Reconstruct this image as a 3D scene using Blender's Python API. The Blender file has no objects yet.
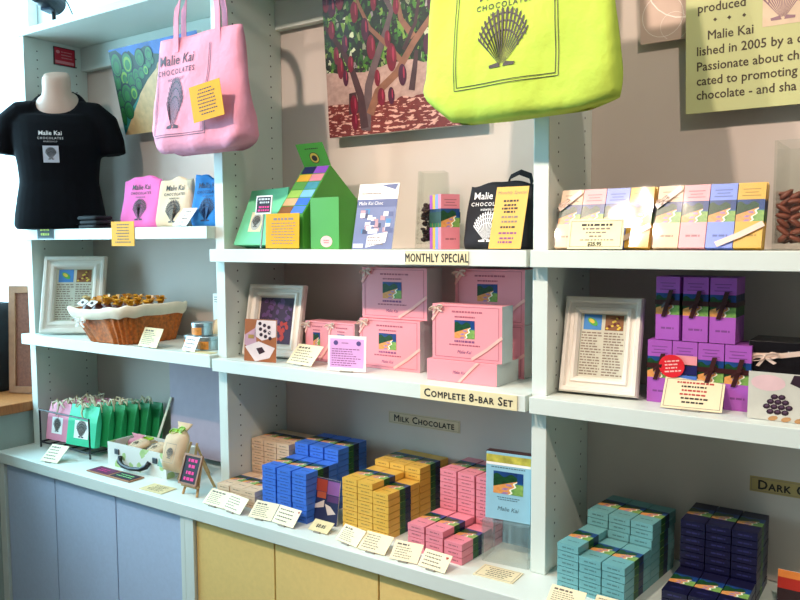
import bpy, math, random
from mathutils import Matrix, Vector, Euler
random.seed(7)
PI = math.pi
R = math.radians
scene = bpy.context.scene
col = scene.collection

# ---------------------------------------------------------------- camera
CAM = (0.0, -1.57, 1.63)
YAW, PITCH, ROLL, FPX = 0.6014, -0.0765, -0.0048, 774.67
cd = bpy.data.cameras.new('camera'); cam = bpy.data.objects.new('camera', cd); col.objects.link(cam)
fw = Vector((-math.sin(YAW)*math.cos(PITCH), math.cos(YAW)*math.cos(PITCH), math.sin(PITCH)))
rt = Vector((math.cos(YAW), math.sin(YAW), 0)); up = rt.cross(fw)
r2 = rt*math.cos(ROLL) + up*math.sin(ROLL); u2 = -rt*math.sin(ROLL) + up*math.cos(ROLL)
cam.matrix_world = Matrix(((r2.x, u2.x, -fw.x, CAM[0]), (r2.y, u2.y, -fw.y, CAM[1]), (r2.z, u2.z, -fw.z, CAM[2]), (0, 0, 0, 1)))
cd.sensor_width = 36; cd.lens = FPX/800*36; cd.clip_start = 0.02
scene.camera = cam

# ---------------------------------------------------------------- light
w = bpy.data.worlds.new('world'); scene.world = w; w.use_nodes = True
w.node_tree.nodes['Background'].inputs[0].default_value = (0.92, 0.95, 1.0, 1)
w.node_tree.nodes['Background'].inputs[1].default_value = 0.12

def area_light(name, loc, target, sx, sy, power, color):
    l = bpy.data.lights.new(name, 'AREA'); l.shape = 'RECTANGLE'; l.size = sx; l.size_y = sy
    l.energy = power; l.color = color
    o = bpy.data.objects.new(name, l); col.objects.link(o); o.location = loc
    d = Vector(target) - Vector(loc); o.rotation_euler = d.to_track_quat('-Z', 'Y').to_euler()
    return o
def spot_light(name, loc, target, power, color, size=R(75), blend=.6, rad=.035):
    l = bpy.data.lights.new(name, 'SPOT'); l.energy = power; l.color = color
    l.spot_size = size; l.spot_blend = blend; l.shadow_soft_size = rad
    o = bpy.data.objects.new(name, l); col.objects.link(o); o.location = loc
    d = Vector(target) - Vector(loc); o.rotation_euler = d.to_track_quat('-Z', 'Y').to_euler()
    return o
# daylight outside the shop window
area_light('window_daylight', (-3.75, -0.75, 1.95), (-2.7, -0.75, 1.8), 2.9, 1.9, 200, (0.56, 0.87, 1.0))
# warm track lamps on the ceiling
WARM = (1.0, 0.79, 0.66)
spot_light('track_lamp_right', (-1.06, -1.38, 2.86), (-0.45, 0.1, 1.65), 82, WARM, R(70))
spot_light('track_lamp_far_right', (0.28, -1.30, 2.86), (-0.40, 0.15, 1.75), 58, WARM, R(65))
spot_light('track_lamp_centre', (-1.55, -1.40, 2.86), (-1.15, 0.1, 1.30), 74, WARM, R(75))
spot_light('track_lamp_left', (-2.25, -1.40, 2.86), (-2.0, 0.1, 1.3), 28, WARM, R(75))
scene.view_settings.view_transform = 'Standard'
scene.view_settings.look = 'None'
scene.view_settings.gamma = 1
scene.view_settings.exposure = 0.20
scene.view_settings.use_curve_mapping = False

# ---------------------------------------------------------------- materials
def lin(h):
    if isinstance(h, (tuple, list)): return tuple(h)[:3]
    h = h.lstrip('#'); v = [int(h[i:i+2], 16)/255 for i in (0, 2, 4)]
    return tuple(x/12.92 if x <= .04045 else ((x+.055)/1.055)**2.4 for x in v)
MATS = {}
def mat(name, colr='#ffffff', rough=.5, metal=0.0, vary=.06, vscale=30, bump=0.0, bscale=200, spec=.5, stretch=None, coat=0, coord='Object', bdist=.002):
    if name in MATS: return MATS[name]
    m = bpy.data.materials.new(name); m.use_nodes = True; MATS[name] = m
    nt = m.node_tree; b = nt.nodes['Principled BSDF']
    c = lin(colr)
    b.inputs['Roughness'].default_value = rough; b.inputs['Metallic'].default_value = metal
    b.inputs['Specular IOR Level'].default_value = spec
    if coat: b.inputs['Coat Weight'].default_value = coat; b.inputs['Coat Roughness'].default_value = .05
    tc = nt.nodes.new('ShaderNodeTexCoord'); src = tc.outputs[coord]
    if stretch:
        mp = nt.nodes.new('ShaderNodeMapping'); mp.inputs['Scale'].default_value = stretch
        nt.links.new(src, mp.inputs[0]); src = mp.outputs[0]
    n = nt.nodes.new('ShaderNodeTexNoise'); n.inputs['Scale'].default_value = vscale; n.inputs['Detail'].default_value = 3
    nt.links.new(src, n.inputs['Vector'])
    r = nt.nodes.new('ShaderNodeValToRGB')
    r.color_ramp.elements[0].position = .3; r.color_ramp.elements[1].position = .7
    r.color_ramp.elements[0].color = tuple(max(0, x*(1-vary)) for x in c)+(1,)
    r.color_ramp.elements[1].color = tuple(min(1, x*(1+vary)) for x in c)+(1,)
    nt.links.new(n.outputs['Fac'], r.inputs[0]); nt.links.new(r.outputs[0], b.inputs['Base Color'])
    if bump:
        n2 = nt.nodes.new('ShaderNodeTexNoise'); n2.inputs['Scale'].default_value = bscale; n2.inputs['Detail'].default_value = 4
        nt.links.new(src, n2.inputs['Vector'])
        bp = nt.nodes.new('ShaderNodeBump'); bp.inputs['Strength'].default_value = bump; bp.inputs['Distance'].default_value = bdist
        nt.links.new(n2.outputs['Fac'], bp.inputs['Height']); nt.links.new(bp.outputs[0], b.inputs['Normal'])
    return m

class NX:
    """tiny helper to write node expressions"""
    def __init__(s, nt): s.nt = nt
    def put(s, sock, v):
        if isinstance(v, (int, float)): sock.default_value = v
        elif isinstance(v, tuple): sock.default_value = v if len(v) == 4 else v+(1,)
        else: s.nt.links.new(v, sock)
    def m(s, op, a, b=0.0, c=None):
        n = s.nt.nodes.new('ShaderNodeMath'); n.operation = op
        s.put(n.inputs[0], a); s.put(n.inputs[1], b)
        if c is not None: s.put(n.inputs[2], c)
        return n.outputs[0]
    def mix(s, f, a, b):
        n = s.nt.nodes.new('ShaderNodeMixRGB'); s.put(n.inputs[0], f); s.put(n.inputs[1], a); s.put(n.inputs[2], b); return n.outputs[0]
    def noise(s, vec, scale, detail=2):
        n = s.nt.nodes.new('ShaderNodeTexNoise'); n.inputs['Scale'].default_value = scale; n.inputs['Detail'].default_value = detail
        s.nt.links.new(vec, n.inputs['Vector']); return n.outputs['Fac']

def art_material():
    """hills, curved beach with mauve stones, green sea: the print on the boxes (UV space of the print)"""
    m = bpy.data.materials.new('beach_print'); m.use_nodes = True; nt = m.node_tree; x = NX(nt)
    b = nt.nodes['Principled BSDF']; b.inputs['Roughness'].default_value = .35
    uv = nt.nodes.new('ShaderNodeUVMap'); sp = nt.nodes.new('ShaderNodeSeparateXYZ'); nt.links.new(uv.outputs[0], sp.inputs[0])
    U, V = sp.outputs[0], sp.outputs[1]
    n1 = x.noise(uv.outputs[0], 7, 3)
    shore = x.m('ADD', .50, x.m('MULTIPLY', .42, V))
    shore = x.m('ADD', shore, x.m('MULTIPLY', .05, x.m('SINE', x.m('MULTIPLY', V, 22))))
    dist = x.m('SUBTRACT', U, shore)
    sand = x.mix(n1, lin('#cf7428'), lin('#eeb46e'))
    st = x.m('SINE', x.m('MULTIPLY', V, 34)); stn = x.m('MULTIPLY', x.m('GREATER_THAN', st, -.1), x.m('LESS_THAN', x.m('ABSOLUTE', x.m('ADD', dist, .16)), .09))
    sand = x.mix(stn, sand, x.mix(n1, lin('#7d5a9c'), lin('#c59ab8')))
    sea = x.mix(x.m('MULTIPLY', U, n1), lin('#1f7a38'), lin('#b4cf6a'))
    sea = x.mix(x.m('GREATER_THAN', V, .50), sea, lin('#165c8a'))
    foam = x.m('LESS_THAN', x.m('ABSOLUTE', x.m('ADD', dist, -.03)), .035)
    sea = x.mix(foam, sea, lin('#f4f2dc'))
    low = x.mix(x.m('GREATER_THAN', dist, 0.0), sand, sea)
    hill_low = x.m('ADD', .30, x.m('MULTIPLY', .42, U))
    h1 = x.mix(n1, lin('#071c12'), lin('#1e5a2c'))
    low = x.mix(x.m('GREATER_THAN', V, hill_low), low, h1)
    top = x.m('ADD', .84, x.m('MULTIPLY', .07, x.m('SINE', x.m('MULTIPLY', U, 13))))
    low = x.mix(x.m('GREATER_THAN', V, top), low, x.mix(U, lin('#1d4a86'), lin('#10285e')))
    low = x.mix(x.m('MULTIPLY', x.m('GREATER_THAN', U, .80), x.m('GREATER_THAN', V, .55)), low, lin('#143f7c'))
    nt.links.new(low, b.inputs['Base Color'])
    return m
ART = art_material()

def foliage_material():
    m = bpy.data.materials.new('foliage_print'); m.use_nodes = True; nt = m.node_tree; x = NX(nt)
    b = nt.nodes['Principled BSDF']; b.inputs['Roughness'].default_value = .4
    uv = nt.nodes.new('ShaderNodeUVMap'); sp = nt.nodes.new('ShaderNodeSeparateXYZ'); nt.links.new(uv.outputs[0], sp.inputs[0])
    U, V = sp.outputs[0], sp.outputs[1]
    mp = nt.nodes.new('ShaderNodeMapping'); mp.inputs['Scale'].default_value = (44, 20, 1); mp.inputs['Rotation'].default_value = (0, 0, .35)
    nt.links.new(uv.outputs[0], mp.inputs[0])
    vo = nt.nodes.new('ShaderNodeTexVoronoi'); vo.inputs['Scale'].default_value = 1.0; nt.links.new(mp.outputs[0], vo.inputs['Vector'])
    sc = nt.nodes.new('ShaderNodeSeparateColor'); nt.links.new(vo.outputs['Color'], sc.inputs[0])
    rp = nt.nodes.new('ShaderNodeValToRGB'); e = rp.color_ramp.elements
    e[0].position = 0; e[0].color = lin('#101a10')+(1,); e[1].position = 1; e[1].color = lin('#d5e0b0')+(1,)
    for p, c in ((.35, '#142a12'), (.55, '#234f18'), (.74, '#3f7a1e'), (.88, '#7a9c3c'), (.95, '#8a7a80')):
        q = e.new(p); q.color = lin(c)+(1,)
    nt.links.new(sc.outputs[0], rp.inputs[0])
    n1 = x.noise(uv.outputs[0], 30, 4); n2 = x.noise(uv.outputs[0], 4, 3)
    leaf = x.mix(x.m('GREATER_THAN', n1, .54), rp.outputs[0], lin('#141a10'))
    sandy = x.mix(n1, lin('#8a6c66'), lin('#d0b0a2'))
    mp2 = nt.nodes.new('ShaderNodeMapping'); mp2.inputs['Scale'].default_value = (20, 55, 1); nt.links.new(uv.outputs[0], mp2.inputs[0])
    n3 = x.noise(mp2.outputs[0], 1.0, 3)
    lit = x.mix(x.m('GREATER_THAN', n3, .56), x.mix(n1, lin('#4a1a1a'), lin('#8a3a34')), lin('#d8a898'))
    e1 = x.m('ADD', .36, x.m('MULTIPLY', .12, n2)); e2 = x.m('ADD', .14, x.m('MULTIPLY', .14, n2))
    c = x.mix(x.m('LESS_THAN', V, e1), leaf, sandy)
    c = x.mix(x.m('LESS_THAN', V, e2), c, lit)
    nt.links.new(c, b.inputs['Base Color'])
    return m
FOLIAGE = foliage_material()

def clear_material(name, tint='#ffffff', gloss=.10, rough=.03, opacity=0.0):
    m = bpy.data.materials.new(name); m.use_nodes = True; nt = m.node_tree
    for n in list(nt.nodes):
        if n.type == 'BSDF_PRINCIPLED': nt.nodes.remove(n)
    out = [n for n in nt.nodes if n.type == 'OUTPUT_MATERIAL'][0]
    t = nt.nodes.new('ShaderNodeBsdfTransparent'); t.inputs[0].default_value = lin(tint)+(1,)
    g = nt.nodes.new('ShaderNodeBsdfGlossy'); g.inputs['Roughness'].default_value = rough
    lw = nt.nodes.new('ShaderNodeLayerWeight'); lw.inputs['Blend'].default_value = .5
    pw = nt.nodes.new('ShaderNodeMath'); pw.operation = 'POWER'; pw.inputs[1].default_value = 4.0; nt.links.new(lw.outputs['Facing'], pw.inputs[0])
    ml = nt.nodes.new('ShaderNodeMath'); ml.operation = 'MULTIPLY'; ml.inputs[1].default_value = .6; nt.links.new(pw.outputs[0], ml.inputs[0])
    ma = nt.nodes.new('ShaderNodeMath'); ma.operation = 'ADD'; ma.use_clamp = True; ma.inputs[1].default_value = gloss
    mx = nt.nodes.new('ShaderNodeMixShader')
    nt.links.new(ml.outputs[0], ma.inputs[0]); nt.links.new(ma.outputs[0], mx.inputs[0])
    nt.links.new(t.outputs[0], mx.inputs[1]); nt.links.new(g.outputs[0], mx.inputs[2])
    last = mx.outputs[0]
    if opacity:
        d = nt.nodes.new('ShaderNodeBsdfDiffuse'); d.inputs[0].default_value = lin(tint)+(1,)
        m2 = nt.nodes.new('ShaderNodeMixShader'); m2.inputs[0].default_value = opacity
        nt.links.new(last, m2.inputs[1]); nt.links.new(d.outputs[0], m2.inputs[2]); last = m2.outputs[0]
    nt.links.new(last, out.inputs['Surface'])
    return m
GLASS = clear_material('window_glass', '#f4fbff', .02)
ACRYLIC = clear_material('clear_acrylic', '#f8fbfa', .05, .05, .03)
VASE = clear_material('vase_glass', '#f9fbf9', .02, .03, .004)
CELLO = clear_material('cellophane', '#ffffff', .035, .075, 0)

PAINT = mat('pale_mint_paint', '#dae3da', .42, vary=.02, vscale=6)
BACKM = mat('back_panel_paint', '#cfc4ba', .7, vary=.03, vscale=5)
BLUED = mat('blue_door_laminate', '#b6c6de', .45, vary=.03, vscale=90)
YELD = mat('yellow_door_laminate', '#f0cd80', .45, vary=.03, vscale=90)
GAPM = mat('dark_gap', '#2a2c2c', .8)
INK = mat('dark_ink', '#2c2622', .6)
CARDINK = mat('card_ink', '#5e5448', .6)
GREYINK = mat('grey_ink', '#8a7a6a', .6)
REDINK = mat('red_ink', '#b03a34', .6)
WHITEINK = mat('white_ink', '#f2f2f2', .6)
MAUVEINK = mat('mauve_ink', '#8a4a78', .6)
CREAM = mat('cream_card', '#e8dab2', .55, vary=.02)
YELC = mat('yellow_card', '#e6a400', .55, spec=.2, vary=.04)
YELP = mat('pale_yellow_card', '#dcae44', .5, vary=.03)
WHITEC = mat('white_card', '#f6f4ee', .5, vary=.02)
GOLDP = mat('parchment_card', '#d9c795', .5, vary=.08, vscale=60)
CLIP = mat('smoky_clip', '#8a8478', .2)
WOODL = mat('pale_wood', '#c89b62', .55, vary=.15, vscale=40, stretch=(6, 1, 1))
WOODO = mat('orange_wood', '#b5703c', .5, vary=.15, vscale=30, stretch=(1, 6, 1))
WOODB = mat('brown_wood', '#9a6a48', .55, vary=.15, vscale=30)
CORK = mat('cork', '#7a4a38', .8, vary=.2, vscale=120, bump=.3)
BLACKM = mat('black_wire', '#15161a', .35)
BLACKB = mat('black_fabric', '#06070e', .8, vary=.2, vscale=60, bump=.2, bscale=500)
SLATE = mat('chalk_slate', '#22182a', .7, vary=.1)
PINKCH = mat('pink_chalk', '#e83a8a', .8)
GREENCH = mat('green_chalk', '#8fe08a', .8)
RAFFIA = mat('raffia', '#d8cfae', .7)
SATIN = mat('cream_satin', '#e6cdbb', .3)
BROWNR = mat('brown_ribbon', '#3a1414', .35)
SILV = mat('tin_silver', '#a9b3b6', .3, metal=.85)

# ---------------------------------------------------------------- mesh helpers
class MB:
    def __init__(s): s.v = []; s.f = []; s.mi = []; s.uv = []; s.M = None
    def add(s, pts, faces, m=0, uvs=None):
        o = len(s.v)
        for p in pts:
            p = Vector(p)
            s.v.append(tuple(s.M @ p) if s.M is not None else tuple(p))
        for i, f in enumerate(faces):
            s.f.append([o+k for k in f]); s.mi.append(m if isinstance(m, int) else m[i])
            s.uv.append(uvs[i] if uvs else None)
        return s
    def box(s, x0, x1, y0, y1, z0, z1, m=0):
        p = [(x0, y0, z0), (x1, y0, z0), (x1, y1, z0), (x0, y1, z0), (x0, y0, z1), (x1, y0, z1), (x1, y1, z1), (x0, y1, z1)]
        f = [(0, 3, 2, 1), (4, 5, 6, 7), (0, 1, 5, 4), (1, 2, 6, 5), (2, 3, 7, 6), (3, 0, 4, 7)]
        return s.add(p, f, m)
    def quad(s, a, b, c, d, m=0, uv=None):
        return s.add([a, b, c, d], [(0, 1, 2, 3)], m, [uv] if uv else None)
    def rect(s, x0, x1, y0, y1, z, m=0, uv=((0, 0), (1, 0), (1, 1), (0, 1))):
        return s.quad((x0, y0, z), (x1, y0, z), (x1, y1, z), (x0, y1, z), m, uv)
    def poly(s, pts, m=0): return s.add(pts, [tuple(range(len(pts)))], m)
    def ell(s, cx, cy, rx, ry, z, m=0, rot=0, n=16):
        c, sn = math.cos(rot), math.sin(rot)
        return s.poly([(cx+rx*math.cos(t)*c-ry*math.sin(t)*sn, cy+rx*math.cos(t)*sn+ry*math.sin(t)*c, z) for t in [2*PI*i/n for i in range(n)]], m)
    def prism(s, prof, x0, x1, m=0):
        """profile of (y,z) points (counter-clockwise seen from +x) extruded along x"""
        n = len(prof); p = [(x0, y, z) for y, z in prof]+[(x1, y, z) for y, z in prof]
        f = [tuple(range(n-1, -1, -1)), tuple(range(n, 2*n))]+[(i, (i+1) % n, n+(i+1) % n, n+i) for i in range(n)]
        return s.add(p, f, m)
    def tube(s, pts, r, n=6, m=0, closed=False):
        pts = [Vector(p) for p in pts]; rings = []; prev = None
        for i, p in enumerate(pts):
            a = pts[i-1] if i > 0 else (pts[-1] if closed else pts[0]); b = pts[i+1] if i < len(pts)-1 else (pts[0] if closed else pts[-1])
            t = (b-a).normalized()
            ref = prev if prev else (Vector((0, 0, 1)) if abs(t.z) < .9 else Vector((1, 0, 0)))
            x = t.cross(ref); x = x.normalized() if x.length > 1e-6 else t.orthogonal().normalized(); y = x.cross(t); prev = y
            rr = r[i] if isinstance(r, (list, tuple)) else r
            rings.append([p+x*rr*math.cos(2*PI*k/n)+y*rr*math.sin(2*PI*k/n) for k in range(n)])
        V = [q for g in rings for q in g]; F = []
        L = len(rings)
        for i in range(L if closed else L-1):
            j = (i+1) % L
            for k in range(n): F.append((i*n+k, i*n+(k+1) % n, j*n+(k+1) % n, j*n+k))
        if not closed: F += [tuple(range(n-1, -1, -1)), tuple(range((L-1)*n, L*n))]
        return s.add(V, F, m)
    def lathe(s, prof, n=24, cx=0, cy=0, m=0):
        V = []; F = []
        for r, z in prof:
            for k in range(n): V.append((cx+r*math.cos(2*PI*k/n), cy+r*math.sin(2*PI*k/n), z))
        for i in range(len(prof)-1):
            for k in range(n): F.append((i*n+k, i*n+(k+1) % n, (i+1)*n+(k+1) % n, (i+1)*n+k))
        F += [tuple(range(n-1, -1, -1)), tuple(range((len(prof)-1)*n, len(prof)*n))]
        return s.add(V, F, m)
    def rings(s, rings, m=0, cap0=True, cap1=True):
        n = len(rings[0]); V = [p for r in rings for p in r]; F = []
        for i in range(len(rings)-1):
            for k in range(n): F.append((i*n+k, i*n+(k+1) % n, (i+1)*n+(k+1) % n, (i+1)*n+k))
        if cap0: F.append(tuple(range(n-1, -1, -1)))
        if cap1: F.append(tuple(range((len(rings)-1)*n, len(rings)*n)))
        return s.add(V, F, m)
    def ribbon(s, pts, wv, th=.0006, m=0):
        """flat band following pts, wv = width vector (or list)"""
        pts = [Vector(p) for p in pts]; n = len(pts)
        W = [Vector(q) for q in wv] if isinstance(wv, list) else [Vector(wv)]*n
        V = []; F = []
        for i, p in enumerate(pts):
            a = pts[max(0, i-1)]; b = pts[min(n-1, i+1)]; nn = (b-a).cross(W[i]); nn = nn.normalized()*th if nn.length > 1e-9 else Vector((0, 0, th))
            V += [p-W[i]/2+nn, p+W[i]/2+nn, p+W[i]/2-nn, p-W[i]/2-nn]
        for i in range(n-1):
            for k in range(4): F.append((i*4+k, i*4+(k+1) % 4, i*4+4+(k+1) % 4, i*4+4+k))
        F += [(3, 2, 1, 0), ((n-1)*4, (n-1)*4+1, (n-1)*4+2, (n-1)*4+3)]
        return s.add(V, F, m)
    def mesh(s, name, mats):
        me = bpy.data.meshes.new(name); me.from_pydata(s.v, [], s.f)
        for m in (mats if isinstance(mats, (list, tuple)) else [mats]): me.materials.append(m)
        for p, i in zip(me.polygons, s.mi): p.material_index = i
        if any(s.uv):
            l = me.uv_layers.new(name='UVMap')
            for p, u in zip(me.polygons, s.uv):
                if u:
                    for k, li in enumerate(p.loop_indices): l.data[li].uv = u[k]
        me.update(); return me
    def build(s, name, mats, parent=None, M=None, smooth=False, bevel=0, recalc=False):
        me = s.mesh(name, mats)
        if recalc:
            import bmesh
            bm = bmesh.new(); bm.from_mesh(me); bmesh.ops.recalc_face_normals(bm, faces=bm.faces); bm.to_mesh(me); bm.free()
        return link(name, me, parent, M, smooth, bevel)
def link(name, me, parent=None, M=None, smooth=False, bevel=0):
    o = bpy.data.objects.new(name, me); col.objects.link(o)
    if parent: o.parent = parent
    if M is not None: o.matrix_basis = M
    if smooth:
        for p in me.polygons: p.use_smooth = True
    if bevel:
        md = o.modifiers.new('bevel', 'BEVEL'); md.width = bevel; md.segments = 2; md.limit_method = 'ANGLE'
    return o
def tag(o, label, cat=None, group=None, kind=None):
    if label: o['label'] = label
    if cat: o['category'] = cat
    if group: o['group'] = group
    if kind: o['kind'] = kind
    return o
def empty(name, loc, label, cat, yaw=0, group=None, M=None):
    o = bpy.data.objects.new(name, None); col.objects.link(o); o.empty_display_size = .02
    o.matrix_basis = M if M is not None else Matrix.Translation(loc) @ Matrix.Rotation(R(yaw), 4, 'Z')
    return tag(o, label, cat, group)
def face(loc, yaw=0, tilt=0, roll=0):
    """frame of an upright panel at loc: local x = right, y = up, z = towards the viewer; tilt leans it back"""
    return Matrix.Translation(loc) @ Matrix.Rotation(R(yaw), 4, 'Z') @ Matrix.Rotation(R(90-tilt), 4, 'X') @ Matrix.Rotation(R(roll), 4, 'Z')

def text_verts(body, size, small_caps=False, bold=0.0, spacing=1.0, sx=1.0, line=1.0, align='LEFT', shear=0.0, res=2):
    cu = bpy.data.curves.new('txt', 'FONT'); cu.body = body; cu.size = size; cu.align_x = align
    cu.resolution_u = res; cu.offset = bold; cu.space_character = spacing; cu.space_line = line; cu.shear = shear
    cu.fill_mode = 'FRONT'
    if small_caps:
        cu.small_caps_scale = .76
        for f in cu.body_format: f.use_small_caps = True
    o = bpy.data.objects.new('txt', cu); col.objects.link(o)
    bpy.context.view_layer.update()
    dg = bpy.context.evaluated_depsgraph_get()
    me = bpy.data.meshes.new_from_object(o.evaluated_get(dg))
    V = [(v.co.x*sx, v.co.y, 0) for v in me.vertices]; F = [tuple(p.vertices) for p in me.polygons]
    bpy.data.objects.remove(o); bpy.data.curves.remove(cu); bpy.data.meshes.remove(me)
    return V, F
def lettering(name, body, size, m, parent, x=0, y=0, z=.0004, M=None, fat=0, **k):
    V, F = text_verts(body, size, **k); mb = MB()
    for i, (ox, oy) in enumerate(((0, 0), (fat, 0), (-fat, 0), (0, fat), (0, -fat)) if fat else ((0, 0),)): mb.add([(a+x+ox, b+y+oy, z+i*1e-5) for a, b, _ in V], F, 0)
    return mb.build(name, m, parent, M)
def dashes(mb, x0, x1, y0, y1, rows, m=0, z=.0004, seed=1, fill=.8, align='L', th=.34, word=.07):
    """lines of illegibly small print as short strokes"""
    rnd = random.Random(seed); ph = (y1-y0)/rows; W = x1-x0
    for r in range(rows):
        yc = y1-ph*(r+.5); h = ph*th/2
        tot = W*(fill*(.65+.35*rnd.random())); xs = x0 if align == 'L' else (x0+x1-tot)/2; x = xs
        while x < xs+tot:
            l = W*word*(.5+1.2*rnd.random()); e = min(x+l, x1)
            mb.rect(x, e, yc-h, yc+h, z, m, None); x = e+W*word*.35
    return mb
def shell_shape(mb, cx, cy, s, m=0, z=.0005, ribs=15, f=None):
    """scallop shell emblem made of dark ribs; f maps (x,y)->3-D point"""
    g = f or (lambda x, y: (x, y, z))
    A = 1.05
    def P(a, r): return (cx+math.sin(a)*r*s*.62, cy-.46*s+math.cos(a*.82)*r*s*.98)
    def rad(a): return 1.0-.20*(a/A)**2
    for i in range(ribs):
        a0 = -A+2*A*i/ribs; a1 = a0+2*A/ribs*.52
        pts = [P(a0, .07), P(a1, .07), P(a1, .55*rad(a1)), P(a1, rad(a1)), P((a0+a1)/2, rad(a0)*1.04), P(a0, rad(a0)), P(a0, .55*rad(a0))]
        mb.poly([g(*p) for p in pts], m)
    for r in (.64, .80, .93):
        for i in range(12):
            a0 = -A+2*A*i/12; a1 = -A+2*A*(i+1)/12
            mb.poly([g(*P(a0, r*rad(a0)-.014)), g(*P(a1, r*rad(a1)-.014)), g(*P(a1, r*rad(a1)+.014)), g(*P(a0, r*rad(a0)+.014))], m)
    for sg in (-1, 1):
        mb.poly([g(cx+sg*.02*s, cy-.45*s), g(cx+sg*.22*s, cy-.45*s), g(cx+sg*.23*s, cy-.40*s), g(cx+sg*.06*s, cy-.37*s)], m)
    return mb

# ---------------------------------------------------------------- the room
WL = -2.755     # face of the window wall
def structure(name, mb, m, bevel=0):
    return tag(mb.build(name, m, bevel=bevel), None, None, None, 'structure')
WALLM = mat('white_wall_paint', '#eef1ef', .8, vary=.02, vscale=5)
structure('floor', MB().box(-4.2, 2.6, -3.6, .5, -.05, 0), mat('shop_floor', '#8d8578', .5, vary=.12, vscale=9))
structure('wall_back', MB().box(-4.2, 2.6, .275, .375, 0, 3.05), WALLM)
structure('ceiling', MB().box(-4.2, 2.6, -3.6, .375, 3.05, 3.15), WALLM)
wb = MB()
wb.box(WL-.1, WL, -3.6, .27, 0, 1.005); wb.box(WL-.1, WL, -3.6, -1.75, 1.005, 3.05); wb.box(WL-.1, WL, -1.75, .27, 2.80, 3.05)
structure('wall_left', wb, mat('sage_wall_paint', '#a9b8b0', .7, vary=.03, vscale=6))
win = tag(bpy.data.objects.new('window_1', None), None, None, None, 'structure'); col.objects.link(win); win.location = (WL-.32, -.75, 1.05)
fm = MB()
fm.box(-.02, .02, -1.0, 1.02, 0, .04); fm.box(-.02, .02, -1.0, 1.02, 1.71, 1.75); fm.box(-.02, .02, -1.0, -.96, .04, 1.71); fm.box(-.02, .02, .98, 1.02, .04, 1.71)
fm.box(-.018, .018, -.02, .02, .04, 1.71)
fm.build('window_frame', mat('white_window_frame', '#f2f4f4', .4), win)
MB().box(-.003, .003, -.959, -.021, .041, 1.709).build('pane', GLASS, win)
MB().box(-.003, .003, .021, .979, .041, 1.709).build('pane', GLASS, win)
structure('trim_1', MB().box(WL-.40, WL+.012, -1.75, .27, 1.006, 1.042), WOODO, bevel=.003)

# ---------------------------------------------------------------- shelving
XD = [-2.70, -1.695, -.687, .32]; TP = .036; DEP = .252
unit = empty('shelving_unit', (-1.2, .12, .88), 'pale mint built-in shelving wall with three bays of open shelves', 'shelving')
Minv = Matrix.Translation((1.2, -.12, -.88))
def U(mb, name, m=PAINT, bevel=.0015):
    o = mb.build(name, m, unit, Minv.copy(), bevel=bevel); return o
for i, x in enumerate(XD):
    p = U(MB().box(x-TP, x, 0, DEP, .8805, 2.364), 'side_panel' if i in (0, 3) else 'divider')
    h = MB()
    for y in (.05, .205):
        for k in range(46):
            z = .955+.031*k
            if z > 2.34: break
            pts = [(x+.0004, y+.0028*math.cos(a), z+.0028*math.sin(a)) for a in [PI/3*j for j in range(6)]]
            h.poly(pts)
    if i < 3:
        tag(h.build('pin_holes', GAPM, p), None, kind='stuff')
U(MB().box(XD[0]-TP, XD[3], -.002, .27, 2.3645, 2.388), 'top_board')
U(MB().box(XD[0]-TP, XD[3], DEP+.0005, .27, .8805, 2.364), 'back_panel', BACKM, 0)
for i in range(3): U(MB().box(XD[i]+.0005, XD[i+1]-TP-.0005, .226, .2515, 2.277, 2.364), 'header')
SZ = {'L1': 1.675, 'L2': 1.297, 'M1': 1.608, 'M2': 1.289, 'R1': 1.608, 'R2': 1.288}
for i, (b, zs) in enumerate((('L', ('L1', 'L2')), ('M', ('M1', 'M2')), ('R', ('R1', 'R2')))):
    for s in zs:
        z = SZ[s]; T = .0365; xl = XD[i]-TP*(.75 if i else 1.0); xr = XD[i+1]-TP
        mb = MB()
        mb.box(xl, xr, -.0325, -.0008, z-T, z); mb.box(XD[i]+.0008, XD[i+1]-TP-.0008, -.0008, .2515, z-T, z)
        U(mb, 'shelf', bevel=.0012)
# worktop and base cabinets
top = tag(MB().box(-2.7545, .36, -.135, .2515, .8425, .88).build('countertop', PAINT, bevel=.002), 'long pale mint countertop running under all the shelf bays', 'countertop')
def cabinet(x0, x1, doors, dm, label, gapm):
    c = empty('base_cabinet', ((x0+x1)/2, 0, 0), label, 'cabinet'); Mi = Matrix.Translation((-(x0+x1)/2, 0, 0))
    b = MB(); b.box(x0, x1, -.09, .25, .06, .842); b.build('body', gapm, c, Mi)
    MB().box(x0, x0+.037, -.128, -.0905, .0, .842).build('face_post', PAINT, c, Mi, bevel=.001); MB().box(x1-.018, x1, -.128, -.0905, .0, .842).build('face_post', PAINT, c, Mi, bevel=.001)
    MB().box(x0+.0375, x1-.0185, -.11, -.0905, .0, .06).build('kick_board', PAINT, c, Mi)
    for a, e in doors:
        MB().box(a+.0025, e-.0025, -.118, -.0908, .064, .838).build('door', dm, c, Mi, bevel=.001)
cabinet(-2.754, -1.7475, [(-2.717, -2.415), (-2.415, -2.082), (-2.082, -1.7655)], BLUED, 'base cabinet with three flat light blue doors', GAPM)
cabinet(-1.747, -.70, [(-1.71, -1.402), (-1.402, -1.062), (-1.062, -.7185)], YELD, 'base cabinet with three flat mustard yellow doors', GAPM)
cabinet(-.6995, .36, [(-.662, -.33), (-.33, .0), (.0, .341)], BLUED, 'base cabinet below the bay of teal and navy boxes', GAPM)

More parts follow.
